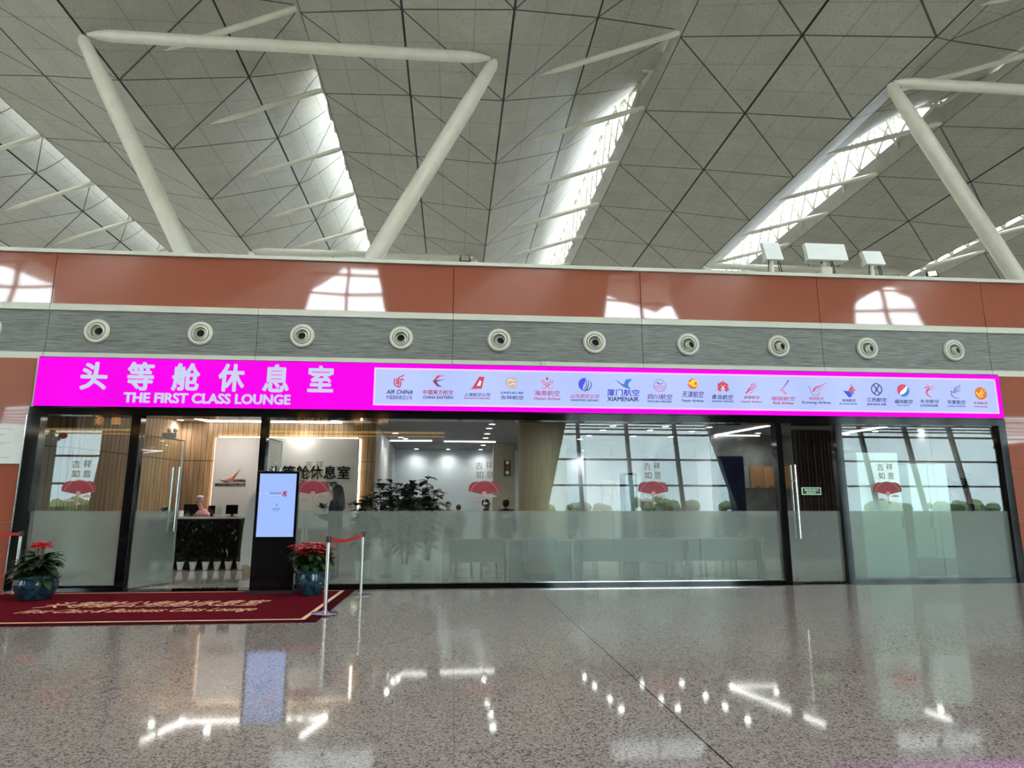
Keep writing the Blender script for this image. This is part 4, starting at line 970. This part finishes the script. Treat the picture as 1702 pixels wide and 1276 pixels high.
# window counter behind the frosted band
ct = empty('window_counter', (2.2, 13.1, 0), 0, 'long grey counter behind the frosted glass', 'counter')
MB().box(-.05, 6.1, 12.85, 13.2, .76, .80).build('counter_top', 'counter_grey', ct)
MB().box(-.05, 6.1, 13.12, 13.2, .36, .76).build('back_panel', 'counter_grey', ct)
for x in (-.02, 1.05, 2.3, 4.6, 6.06): MB().box(x-.025, x+.025, 12.9, 13.15, 0, .76).build('leg', 'counter_grey', ct)
MB().box(1.0, 1.35, 13.0, 13.12, .0, .76).box(2.0, 2.5, 13.0, 13.12, 0, .76).build('side_board', 'counter_dark', ct)
fs = None
for i, (x, w) in enumerate(((.25, .3), (.75, .28), (2.75, .3), (3.6, .32), (4.6, .3), (5.0, .18), (5.65, .3))):
    lab = 'dark stool under the window counter, %s from the left' % ordn[i]
    if fs is None:
        fs = empty('stool', (x, 13.7, 0), 0, lab, 'stool', 'stools at the window counter')
        MB().box(-.19, .19, -.19, .19, .38, .46).build('seat', 'counter_dark', fs, local=True)
        for sx_ in (-.16, .16):
            for sy_ in (-.16, .16): MB().tube([(sx_, sy_, 0), (sx_*.9, sy_*.9, .38)], .018, 8).build('leg', 'black_matte', fs, local=True)
    else:
        e = copy_tree(fs); e.location = (x, 13.7, 0); tag(e, lab)
# wall cabinets at right
for i, (a_, b_, lab) in enumerate(((1248, 1290, 'oak wall cabinet with a grey side, left of the glass door post'), (1306, 1330, 'oak wall cabinet seen through the right glass door'))):
    p = at(a_, 811, Y=19.4); q = at(b_, 775, Y=19.4)
    e = empty('wall_cabinet', ((p.x+q.x)/2, 19.6, p.z), 0, lab, 'wall cabinet')
    MB().box(p.x-.25 if i == 0 else p.x, q.x, 19.42, YK, p.z, q.z).build('carcass', 'counter_grey' if i == 0 else 'oak', e)
    mx_ = (p.x+q.x)/2
    for u0, u1 in ((p.x, mx_), (mx_, q.x)):
        d_ = MB().box(u0+.005, u1-.005, 19.38, 19.42, p.z+.01, q.z-.01).build('door', 'oak', e)
        MB().box((u0+u1)/2-.07, (u0+u1)/2+.07, 19.36, 19.38, p.z+.04, p.z+.06).build('handle', 'black_matte', d_)
# curtain
p = at(1322, 800, Y=18.2); q = at(1388, 800, Y=18.2); n = 60
mb = MB(); L = [(p.x+(q.x-p.x)*i/n, 18.2+.06*math.sin(i*1.15)) for i in range(n+1)]
for x, y in L: mb.v += [(x, y, .02), (x, y, CZ-.02), (x, y+.012, CZ-.02), (x, y+.012, .02)]
for i in range(n):
    for a_, b_ in ((0, 1), (1, 2), (2, 3), (3, 0)): mb.f.append([4*i+a_, 4*i+b_, 4*i+4+b_, 4*i+4+a_]); mb.m.append(0)
mb.build('curtain', 'curtain', smooth=True, label='floor-length dark brown curtain behind the right glass door', cat='curtain')
# kitchen counter with plants at right
e = empty('kitchen_counter', (lx(1270, 19), 19.3, 0), 0, 'dark counter below the wall cabinets with a wavy stone top', 'counter')
MB().box(lx(1195, 19), lx(1325, 19), 19.0, 19.7, 0, 1.28).build('body', 'marble_grey', e); MB().box(lx(1195, 19)-.03, lx(1325, 19)+.03, 18.95, 19.72, 1.28, 1.34).build('top', 'stone_white', e)
# dark blue display wall and dark shelf unit
p = at(1196, 840, Y=19.0); q = at(1231, 760, Y=19.0)
e = empty('blue_display', ((p.x+q.x)/2, 18.9, 0), 0, 'tall dark blue display board left of the wall cabinets', 'display board')
MB().box(p.x, q.x, 18.86, 18.93, .9, q.z).build('screen', 'screen_navy', e); MB().box(p.x-.03, q.x+.03, 18.88, 18.95, .0, q.z+.03).build('frame', 'black_matte', e)
p = at(1038, 848, Y=16.5); q = at(1058, 786, Y=16.5)
e = empty('tall_cabinet', ((p.x+q.x)/2, 16.6, 0), 0, 'tall narrow black cabinet left of the fan sticker on the right of the column', 'cabinet')
MB().box(p.x, q.x, 16.5, 16.9, 0, q.z).build('body', 'black_matte', e); MB().box(p.x+.04, q.x-.04, 16.47, 16.5, 1.2, q.z-.06).build('glass_door', 'screen_off', e)
p = at(1072, 848, Y=17.5); q = at(1117, 801, Y=17.5)
e = empty('sideboard', ((p.x+q.x)/2, 17.6, 0), 0, 'dark brown high sideboard behind the fan sticker right of the column', 'sideboard')
MB().box(p.x, q.x, 17.5, 17.9, 0, q.z).build('body', 'shop_dark', e)
for i in range(3): MB().box(p.x+.03+i*(q.x-p.x)/3, p.x-.03+(i+1)*(q.x-p.x)/3, 17.47, 17.5, .9, q.z-.05).build('door', 'shop_brown', e)
# display rack of pale boards
p = at(1001, 848, Y=18.5); q = at(1046, 798, Y=18.5)
e = empty('display_rack', ((p.x+q.x)/2, 18.6, 0), 0, 'rack of pale upright boards on thin posts right of the column', 'display rack')
for i in range(4):
    x = p.x+(q.x-p.x)*i/3; MB().box(x-.025, x+.025, 18.5, 18.54, 0, q.z).build('post', 'stone_white', e)
for i in range(2):
    x0 = p.x+(q.x-p.x)*(.0+.52*i); MB().box(x0, x0+(q.x-p.x)*.44, 18.44, 18.49, q.z-.42, q.z).build('board', 'wall_light', e)
# white tall cabinets behind the far right pane
def tallcab(pxa, pxb, top, Y, lab, two=False):
    a = at(pxa, 900, Y=Y); b = at(pxb, 900, Y=Y); t = at(pxa, top, Y=Y)
    e = empty('tall_cabinet', ((a.x+b.x)/2, Y+.2, 0), 0, lab, 'cabinet')
    MB().box(a.x, b.x, Y, Y+.5, .07, t.z).build('body', 'cabinet_mint', e)
    MB().box(a.x+.03, b.x-.03, Y+.03, Y+.47, 0, .07).build('plinth', 'counter_grey', e)
    xs_ = [a.x, (a.x+b.x)/2, b.x] if two else [a.x, b.x]
    for u0, u1 in zip(xs_[:-1], xs_[1:]):
        d_ = MB().box(u0+.006, u1-.006, Y-.02, Y, .45 if two else .1, t.z-.02).build('door', 'cabinet_mint', e)
        MB().tube([(u1-.05, Y-.04, 1.0), (u1-.05, Y-.04, 1.25)], .01, 8).build('handle', 'steel', d_)
    if two: MB().box(a.x+.01, b.x-.01, Y-.02, Y, .09, .43).build('lower_panel', 'counter_grey', e)
tallcab(1436, 1506, 752, 12.6, 'tall pale green-white cabinet behind the glass, left of the pair at far right')
tallcab(1521, 1586, 771, 12.6, 'tall pale two-door cabinet behind the glass, right of the pair at far right', True)
p = at(1402, 848, Y=14.0); q = at(1427, 748, Y=14.0)
e = empty('menu_board', ((p.x+q.x)/2, 14, 0), 0, 'tall dark brown board with orange art at the left of the far right pane', 'poster board')
MB().box(p.x, q.x, 13.97, 14.03, 0, q.z).build('board', 'shop_dark', e); MB().box(p.x+.03, q.x-.03, 13.955, 13.97, 1.5, q.z-.12).build('poster', 'ink_red', e)
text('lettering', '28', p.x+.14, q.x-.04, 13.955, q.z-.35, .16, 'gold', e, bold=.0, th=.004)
a = at(1592, 790, Y=15.5)
bushy('potted_plant', at(1592, 790, Y=15.5).x, 15.5, 1.5, .75, .7, 300, 'dark spiky bonsai-like plant high behind the far right pane', seed=31, mats=('leaf_dark', 'leaf_dark', 'leaf'), lw=(.08, .18))
e = empty('plant_stand', (a.x, 15.5, 0), 0, 'dark stand carrying the bonsai-like plant at far right', 'plant stand')
MB().box(a.x-.6, a.x+.9, 15.2, 15.8, 0, 1.5).build('body', 'counter_dark', e); MB().box(a.x-.62, a.x+.92, 15.18, 15.82, 1.48, 1.499).build('top', 'black_gloss', e)

# ------------------------------------------------------------------ people
def skin_mesh(verts, edges, radii, name):
    me = bpy.data.meshes.new(name); me.from_pydata(verts, edges, []); ob = bpy.data.objects.new(name, me); C.objects.link(ob)
    md = ob.modifiers.new('s', 'SKIN'); sv = me.skin_vertices[0].data
    for i, r in enumerate(radii): sv[i].radius = (r, r) if not isinstance(r, tuple) else r
    sv[0].use_root = True
    md.use_smooth_shade = True
    ss = ob.modifiers.new('b', 'SUBSURF'); ss.levels = 1; ss.render_levels = 1
    dg = bpy.context.evaluated_depsgraph_get(); m2 = bpy.data.meshes.new_from_object(ob.evaluated_get(dg)); bpy.data.objects.remove(ob)
    return m2
def person(loc, rz, H, cloth, lab, long_hair=False, arms='down', trousers='cloth_navy'):
    k = H/1.72
    V_ = [(0,0,.95),(0,.0,1.12),(0,.01,1.32),(0,.0,1.45),(0,-.02,1.52)]
    Rr = [(.155,.105),(.135,.095),(.165,.105),(.065,.065),(.055,.06)]
    E_ = [(0,1),(1,2),(2,3),(3,4)]
    V_ += [(0,-.03,1.60),(0,-.02,1.67)]; Rr += [(.082,.098),(.07,.085)]; E_ += [(4,5),(5,6)]
    tips = []
    for s in (-1, 1):
        b = len(V_)
        if arms == 'down': el, wr, hd = (s*.24,.03,1.12), (s*.25,-.06,.88), (s*.25,-.08,.80)
        else: el, wr, hd = (s*.22,-.02,1.12), (s*.10,-.27,1.18), (s*.07,-.34,1.21)
        V_ += [(s*.17,.01,1.41), el, wr, hd]; Rr += [.062, .045, .030, (.038, .022)]; E_ += [(2, b), (b, b+1), (b+1, b+2), (b+2, b+3)]
        tips.append((Vector(wr), Vector(hd), s))
        b = len(V_)
        V_ += [(s*.095,.0,.86), (s*.10,-.01,.50), (s*.10,.02,.10), (s*.11,-.13,.045)]; Rr += [.092, .06, .042, (.042,.035)]; E_ += [(0, b), (b, b+1), (b+1, b+2), (b+2, b+3)]
    me = skin_mesh([tuple(c*k for c in v) for v in V_], E_, [tuple(q*k for q in r) if isinstance(r, tuple) else r*k for r in Rr], 'body')
    # fingers, face and ears added into the same mesh
    fb = MB()
    for wr, hd, s in tips:
        d = (hd-wr).normalized(); sd = d.cross(Vector((0, 0, 1))) if arms != 'down' else Vector((0, 1, 0)); sd.normalize(); dn = d.cross(sd)
        for j, (o_, L_) in enumerate(((-.027, .068), (-.009, .078), (.009, .074), (.027, .058))):
            q = hd+sd*o_+d*.015; fb.tube([q, q+d*L_*.5+dn*.006, q+d*L_+dn*.02], [.0085, .008, .006], 8)
        q = wr+d*.03+sd*(-.03); fb.tube([q, q+d*.03-sd*.022, q+d*.06-sd*.028], [.010, .009, .007], 8)
    fb.tube([(0, -.115, 1.625), (0, -.135, 1.595), (0, -.118, 1.588)], [.008, .014, .008], 8)
    fb.tube([(-.025, -.113, 1.562), (0, -.120, 1.56), (.025, -.113, 1.562)], .006, 6)
    for s in (-1, 1):
        fb.ball((s*.083, -.02, 1.605), .022, 8, sq=(.5, .8, 1.3))
        fb.ball((s*.032, -.112, 1.622), .012, 8, m=1)
    n0 = len(me.vertices); vs = [tuple(v.co) for v in me.vertices] + [tuple(c*k for c in v) for v in fb.v]
    fs_ = [list(p.vertices) for p in me.polygons] + [[n0+i for i in f] for f in fb.f]
    mi = [0]*len(me.polygons) + list(fb.m)
    e = empty('person', loc, rz, lab, 'person')
    b_ = MB(); b_.v = vs; b_.f = fs_; b_.m = mi
    bo = b_.build('body', ['skin', 'ink_black'], e, smooth=True, local=True)
    # clothes: body faces pushed out, so they follow it
    def shell(nm, test, matn, off):
        mb = MB(); used = {}
        bo.data.update()
        for p in bo.data.polygons:
            if p.index >= len(me.polygons): break
            c = p.center/k
            if test(c):
                ids = []
                for vi in p.vertices:
                    if vi not in used: used[vi] = len(mb.v); v = bo.data.vertices[vi]; mb.v.append(tuple(v.co+v.normal*off))
                    ids.append(used[vi])
                mb.f.append(ids); mb.m.append(0)
        if mb.f: mb.build(nm, matn, e, smooth=True, local=True)
    shell('jacket', lambda c: .93 < c.z < 1.475 and not (abs(c.x) > .2 and c.z < .93) and not (arms != 'down' and c.y < -.25), cloth, .016)
    shell('trousers', lambda c: .09 < c.z < .97 and abs(c.x) < .21, trousers, .013)
    shell('shoes', lambda c: c.z <= .10, 'black_matte', .008)
    hb = MB(); hb.ball((0, .012*k, 1.635*k), .104*k, 18, sq=(.93, 1.02, 1.05))
    hb.v = [v for v in hb.v]
    keep = MB()
    for f in hb.f:
        c = sum((Vector(hb.v[i]) for i in f), Vector())/len(f)/k
        if not (c.y < -.055 and c.z < 1.665): keep.add([hb.v[i] for i in f], [list(range(len(f)))])
    if long_hair:
        for j in range(26):
            a_ = R(-25+230*j/25); x, y = .088*math.cos(a_), .02+.088*math.sin(a_)
            keep.tube([(x*k*.9, y*k*.9, 1.66*k), (x*1.08*k, y*1.1*k, 1.56*k), (x*1.15*k, (y*1.1+.02)*k, 1.42*k), (x*.9*k, (y*1.0+.05)*k, 1.30*k)], [.016*k, .018*k, .016*k, .006*k], 6)
    keep.build('hair', 'hair', e, smooth=True, local=True)
    return e
p = at(560, 820, Y=13.15)
person((p.x, 13.15, 0), R(-100), 1.80, 'cloth_black', 'woman with long dark hair in black, standing behind the glass right of the kiosk', True, 'up')
for i, (px, top, cl, rz, lab) in enumerate(((745, 834, 'cloth_grey', 20, 'person in grey seen over the frosted band, leftmost of four by the pale wall'),
        (762, 839, 'cloth_navy', 200, 'dark-haired person with head low, second from the left by the pale wall'),
        (808, 830, 'cloth_black', 90, 'person in black with short dark hair standing below the fan sticker'),
        (841, 830, 'cloth_black', 180, 'person in a black shirt with white print on the back, beside the brown wall'),
        (918, 842, 'cloth_cream', 90, 'person half hidden at the right side of the wood column'),
        (948, 838, 'cloth_black', 140, 'dark-haired person right of the wood column'),)):
    d = math.radians(10.94)-math.atan((top-638)/FPX); Y = min(23.0 if px < 900 else 20, max(15.0, .30/math.tan(d))); zt = at(px, top, Y=Y).z; p = at(px, top, Y=Y)
    e = person((p.x, Y, 0), R(rz), zt*1.0, cl, lab)
    if px == 841:
        mb = MB()
        for q in range(7): mb.box(-.12+q*.035, -.10+q*.035, .128, .134, 1.18+.02*(q % 2), 1.26)
        mb.build('shirt_print', 'plush_white', e, local=True)

# ------------------------------------------------------------------ in front of the glass
# carpet
c0, c1 = Vector((-9.6, 8.55, 0)), Vector((-1.62, 11.95, 0))
cp = empty('carpet', ((c0.x+c1.x)/2, (c0.y+c1.y)/2, 0), 0, 'dark red entrance carpet with gold border and gold script', 'carpet')
MB().box(c0.x, c1.x, c0.y, c1.y, 0.0005, .012).build('border', 'carpet_dark', cp)
i1, i2 = .16, .22
MB().box(c0.x+i1, c1.x-i1, c0.y+i1, c1.y-i1, .012, .0135).build('gold_line', 'carpet_gold', cp)
MB().box(c0.x+i2, c1.x-i2, c0.y+i2, c1.y-i2, .0135, .015).build('field', 'carpet_red', cp)
text('lettering', '头等舱公务舱休息室', at(50, 1010, z=0).x+.1, at(440, 1005, z=0).x, 10.02, .015, .62, 'carpet_gold', cp, bold=.0, shear=.35, th=.0012, mode='floor')
text('lettering', 'First Class & Business Class Lounge', at(15, 1020, z=0).x+.1, at(420, 1017, z=0).x, 9.42, .015, .42, 'carpet_gold', cp, bold=0, shear=.4, th=.0012, mode='floor')
# kiosk
kb = at(450, 987, z=0); KX0, KX1 = at(414, 985, Y=11.55).x, at(486, 985, Y=11.55).x; kzt = at(459, 783, Y=11.55).z
ki = empty('display_kiosk', ((KX0+KX1)/2, 11.55, .015), 0, 'tall black display kiosk with a glowing pale blue screen beside the entrance', 'display kiosk')
MB().box(KX0-.03, KX1+.03, 11.40, 11.80, .0165, .05).build('base', 'black_matte', ki)
MB().box(KX0, KX1, 11.55, 11.62, .05, kzt).build('body', 'kiosk_black', ki)
MB().box(KX0-.006, KX0, 11.545, 11.625, .05, kzt).box(KX1, KX1+.006, 11.545, 11.625, .05, kzt).box(KX0, KX1, 11.545, 11.625, kzt, kzt+.006).build('edge_trim', 'steel', ki)
ks0, ks1 = at(456, 892, Y=11.55).z, at(456, 787, Y=11.55).z
MB().box(KX0+.045, KX1-.045, 11.543, 11.55, ks0, ks1).build('screen', 'kiosk_screen', ki, label='pale blue lit screen')
cx = (KX0+KX1)/2; cz = ks0+(ks1-ks0)*.67
MB().slab([(cx+.08, cz-.03), (cx+.14, cz), (cx+.16, cz+.05), (cx+.10, cz+.05)], 11.543, .001, 0).slab([(cx+.10, cz-.04), (cx+.15, cz-.03), (cx+.16, cz+.01)], 11.542, .001, 1).build('flag_emblem', ['print_red', 'print_navy'], ki)
text('lettering', '欢迎光临', cx-.12, cx+.06, 11.543, cz, .035, 'print_navy', ki, bold=.01, th=.001)
MB().box(cx-.14, cx+.06, 11.542, 11.543, cz-.015, cz-.008).box(KX0+.045, cx-.16, 11.542, 11.543, cz+.005, cz+.02).build('screen_line', 'stone_white', ki)
MB().tube([(cx+.0, 11.5425, cz-.2), (cx+.01, 11.5425, cz-.15)], .006, 6).box(cx-.07, cx+.07, 11.5415, 11.543, cz-.24, cz-.232).box(cx-.05, cx+.05, 11.5415, 11.543, cz-.262, cz-.256).build('screen_print', 'print_navy', ki)
# stanchions
def stanchion(x, y, lab, z=0):
    e = empty('barrier_post', (x, y, z), 0, lab, 'barrier post')
    MB().lathe([(0, 0), (.17, 0), (.172, .008), (.16, .018), (.05, .03), (.03, .045)], (x, y, z), 32).build('base', 'chrome', e, smooth=True)
    MB().tube([(x, y, .03), (x, y, .93)], .026, 20).build('pole', 'steel', e, smooth=True)
    MB().lathe([(.026, .91), (.034, .915), (.034, .985), (.028, .995), (0, .997)], (x, y, 0), 24).build('head', 'black_matte', e, smooth=True)
    return e
s1 = at(540, 1022, z=0); s2 = at(591, 990, z=0); s2.x = -1.43
stanchion(s1.x, s1.y, 'nearer chrome barrier post on the carpet corner', .016)
stanchion(s2.x, s2.y, 'farther chrome barrier post just right of the carpet')
def belt(a, b, lab, sag=.05):
    mb = MB(); n = 16; d = (b-a); d.z = 0; d.normalize(); a = a+d*.036; b = b-d*.036; nn = Vector((-d.y, d.x, 0))*.0015
    for i in range(n+1):
        t = i/n; c = a.lerp(b, t); c.z -= sag*4*t*(1-t)
        for o_, z_ in ((nn, .025), (nn, -.025), (-nn, -.025), (-nn, .025)): mb.v.append((c.x+o_.x, c.y+o_.y, c.z+z_))
    for i in range(n):
        for a_, b_ in ((0, 1), (1, 2), (2, 3), (3, 0)): mb.f.append([4*i+a_, 4*i+b_, 4*i+4+b_, 4*i+4+a_]); mb.m.append(0)
    mb.build('barrier_belt', 'red_belt', label=lab, cat='barrier belt')
belt(Vector((s1.x, s1.y, .95)), Vector((s2.x, s2.y, .95)), 'red belt stretched between the two posts right of the kiosk')
s3 = at(22, 985, Y=11.9); s3.z = 0
stanchion(s3.x, s3.y, 'chrome barrier post at the far left beside the blue flowerpot', .016)
belt(Vector((s3.x-1.9, s3.y-.1, .95)), Vector((s3.x, s3.y, .95)), 'red belt running off the left edge of the photo', .02)
# flowerpots
def big_pot(x, y, r, h, name, lab):
    e = empty(name, (x, y, .015), 0, lab, 'potted flower')
    MB().lathe([(0, .0165), (r*.66, .0165), (r*.72, .03), (r*.92, h*.45), (r*.98, h*.7), (r*.93, h*.86), (r*.94, h*.9)], (x, y, 0), 40).build('pot', 'pot_teal', e, smooth=True)
    MB().lathe([(r*.93, h*.88), (r*1.08, h*.9), (r*1.1, h*.95), (r*1.04, h*1.0), (r*.92, h*.98), (r*.90, h*.9)], (x, y, 0), 40).build('rim', 'pot_rim', e, smooth=True)
    MB().lathe([(0, h*.9), (r*.92, h*.9)], (x, y, 0), 30).build('soil', 'soil', e)
    return e
p = at(517, 990, z=0); y = 11.2; x = at(517, 960, Y=y).x
e = big_pot(x, y, .25, .40, 'poinsettia', 'red poinsettia in a teal glazed pot right of the kiosk'); r = random.Random(8)
lf, pt, stm = MB(), MB(), MB()
for i in range(70):
    a = r.uniform(0, 6.28); rr = .31*math.sqrt(r.random()); h = .78+r.uniform(-.10, .06)-rr*.25; t = Vector((x+rr*math.cos(a), y+rr*math.sin(a), h)); b = Vector((x+rr*.3*math.cos(a), y+rr*.3*math.sin(a), .38))
    stm.tube([b, t], [.006, .004], 5)
    for j in range(13):
        q = b.lerp(t, r.uniform(.15, .95)); aa = r.uniform(0, 6.28); lf.leaf(q, (math.cos(aa), math.sin(aa), r.uniform(-.5, .3)), r.uniform(.12, .2), .085, m=r.randrange(2))
    for j in range(7):
        aa = j*.9+r.random(); pt.leaf(t, (math.cos(aa), math.sin(aa), .35), r.uniform(.09, .14), .06, m=0 if r.random() < .7 else 1, droop=.3)
stm.build('stems', 'stalk', e); lf.build('foliage', ['leaf', 'leaf_mid'], e); pt.build('bracts', ['petal', 'petal_pink'], e)
y = 11.0; x = at(60, 970, Y=y).x
e = big_pot(x, y, .30, .36, 'flowering_plant', 'broad-leaved plant with a red flower head in a blue glazed pot at far left'); r = random.Random(12)
lf, pt, stm = MB(), MB(), MB()
for i in range(90):
    a = r.uniform(0, 6.28); el = r.uniform(.1, 1.5); L_ = r.uniform(.28, .5)
    lf.leaf((x+.06*math.cos(a), y+.06*math.sin(a), .34+r.uniform(0, .28)), (math.cos(a), math.sin(a), el), L_*.9, .16, m=r.randrange(2), droop=.55)
for i in range(8): a = i*.8; stm.tube([(x+.1*math.cos(a), y+.1*math.sin(a), .34), (x+.05*math.cos(a)+.02, y-.05+.05*math.sin(a), .78)], .008, 6)
for i in range(110):
    a = r.uniform(0, 6.28); q = Vector((x+.03, y-.05, .80)) + Vector((math.cos(a), math.sin(a), 0))*r.uniform(0, .1)
    pt.leaf(q, (math.cos(a), math.sin(a), r.uniform(-.6, 1.2)), r.uniform(.06, .11), .045, m=r.randrange(2), droop=.1)
pt.leaf((x+.10, y-.05, .90), (1, 0, .15), .17, .04, m=1, droop=0); pt.leaf((x+.10, y-.05, .84), (1, 0, .25), .16, .03, m=1, droop=0)
stm.build('stems', 'stalk', e); lf.build('foliage', ['leaf', 'leaf_dark'], e); pt.build('flower_head', ['petal', 'petal_pink'], e)
# notice board on the left cladding
p = at(-40, 770, Y=YW-.06); q = at(47, 706, Y=YW-.06)
nb_ = empty('wall_notice', (q.x-.4, YW-.05, p.z), 0, 'white wall notice at the left edge beside the glass front', 'notice')
MB().box(q.x-1.0, q.x, YW-.055, YW-.031, p.z, q.z).build('board', 'paper', nb_)
for i, zz in enumerate((.60, .5, .47, .36, .33, .2, .1)):
    MB().box(q.x-.9, q.x-.25-.1*(i % 3), YW-.0565, YW-.055, p.z+zz, p.z+zz+.012).build('printed_line', 'wall_grey', nb_)

# ------------------------------------------------------------------ across the hall, seen mirrored in the glass
def mx(px, Yv): return at(px, 800, Y=Yv).x          # x of a thing seen mirrored at virtual distance Yv
YS = -8.0; YV = 2*YW-YS
z1, z0 = at(400, 697, Y=YV).z, at(400, 716, Y=YV).z
xa, xb = mx(35, YV), mx(738, YV)
sh = empty('noodle_shop_front', ((xa+xb)/2, YS, 0), 0, 'dark timber restaurant front with gold characters mirrored in the glass', 'shop front')
MB().box(xa, xb, YS-.3, YS, z0, z1+1.2).build('sign_band', 'shop_dark', sh)
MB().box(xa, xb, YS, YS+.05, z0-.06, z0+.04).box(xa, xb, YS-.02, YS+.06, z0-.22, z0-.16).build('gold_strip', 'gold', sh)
for px in (172, 728): MB().box(mx(px-12, YV), mx(px+9, YV), YS-.3, YS, 0, z0).build('post', 'shop_wood', sh)
x0_, x1_, x2_ = mx(168, YV+4), mx(900, YV+4), mx(948, YV+4)
MB().hexa([(x0_, YS-4, 0), (x1_, YS-4, 0), (x1_, YS-3.9, 0), (x0_, YS-3.9, 0)], [(x0_, YS-4, 7.2), (x2_, YS-4, 7.2), (x2_, YS-3.9, 7.2), (x0_, YS-3.9, 7.2)]).build('back_wall', 'shop_dark', sh)
MB().box(mx(168, YV+4), mx(190, YV+4), YS-3.9, YS-3.8, 0, 5.2).box(mx(200, YV+4), mx(212, YV+4), YS-3.9, YS-3.8, 0, 5.2).build('timber_lining', 'shop_wood', sh)
sb = empty('added_dark_block', (mx(1310, YV+6), YS-6, 0), 0, 'added dark block masking the sky mirrored in the right glass door', 'added block')  # added block, keeps the bright sky out of the door's reflection
MB().hexa([(mx(1236, YV+6), YS-6.5, 0), (mx(1400, YV+6), YS-6.5, 0), (mx(1400, YV+6), YS-6, 0), (mx(1236, YV+6), YS-6, 0)], [(mx(1170, YV+6), YS-6.5, 8), (mx(1400, YV+6), YS-6.5, 8), (mx(1400, YV+6), YS-6, 8), (mx(1170, YV+6), YS-6, 8)]).build('wall', 'shop_dark', sb)
MB().box(mx(1236, YV+6)+.5, mx(1400, YV+6)-.5, YS-6, YS-5.96, 0, 2.2).build('door', 'shop_brown', sb)
for ch, px, w in (('面', 182, 16), ('条', 153, 16), ('馆', 500, 18), ('拉', 530, 18), ('香', 592, 18), ('味', 632, 18)):
    a = mx(px-w/2, YV); b = mx(px+w/2, YV); zz = at(px, 706, Y=YV).z
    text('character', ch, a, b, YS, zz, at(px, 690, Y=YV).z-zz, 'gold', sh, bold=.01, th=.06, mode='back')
a = mx(598, YV+2); b = mx(650, YV+2)
e = empty('food_picture', ((a+b)/2, YS-2, 0), 0, 'framed picture of a dish on the restaurant wall, mirrored behind the plants', 'picture')
MB().box(a, b, YS-2.05, YS-2, at(600, 782, Y=YV+2).z, at(600, 764, Y=YV+2).z).build('board', 'paper', e)
MB().lathe([(0, .012), (.42, .01), (.42, 0)], ((a+b)/2+.1, YS-2, at(600, 773, Y=YV+2).z), 20, axis='y').build('dish', 'orange_art', e)
e = empty('lantern', (mx(101, YV), YS+.3, 0), 0, 'red lantern under the restaurant band, mirrored in the left pane', 'lantern')
MB().ball((mx(101, YV), YS+.3, at(101, 725, Y=YV).z), .18, 14, sq=(1, 1, .8)).build('shade', 'red_lantern', e, smooth=True)
for pa_, pb_, lab in ((-170, 46, 'added brown block masking the sky mirrored in the red cladding left of the glass'), (1712, 1960, 'added brown block masking the sky mirrored in the red cladding right of the glass')):  # added blocks that stop the side cladding from mirroring the sky
    a, b = mx(pa_, YV+2), mx(pb_, YV+2)
    e = empty('added_side_block', ((a+b)/2, YS-2, 0), 0, lab, 'kiosk')
    MB().box(a, b, YS-4, YS-2, 0, 5.0).build('body', 'shop_brown', e); MB().box(a-.1, b+.1, YS-4.1, YS-1.9, 5.0, 5.2).build('cornice', 'trim_white', e)
    MB().box(a+.6, b-.6, YS-2, YS-1.97, .9, 2.6).build('hatch', 'shop_wood', e)
# trees outside the big windows
r = random.Random(77)
tp = []
for v in range(3):
    mb = MB()
    for j in range(26): mb.ball((r.uniform(-3.6, 3.6), r.uniform(-1.6, 1.6), 2.2+r.uniform(-1.2, 1.3)), r.uniform(.6, 1.3), 8)
    tp.append(mb)
for i in range(22):
    x = -100 + i*9.6; yt = -105+(i % 3)*9; s_ = r.uniform(.8, 1.15)
    e = empty('tree', (x, yt, -.5), 0, 'low green tree outside the window wall, mirrored at the horizon of the glass front', 'tree', 'trees outside the window wall')
    e.scale = (1, 1, s_)
    MB().tube([(0, 0, 0), (0, 0, 2)], [.3, .15], 8).build('trunk', 'stalk', e, local=True)
    tp[i % 3].build('crown', 'tree_green', e, smooth=True, local=True)
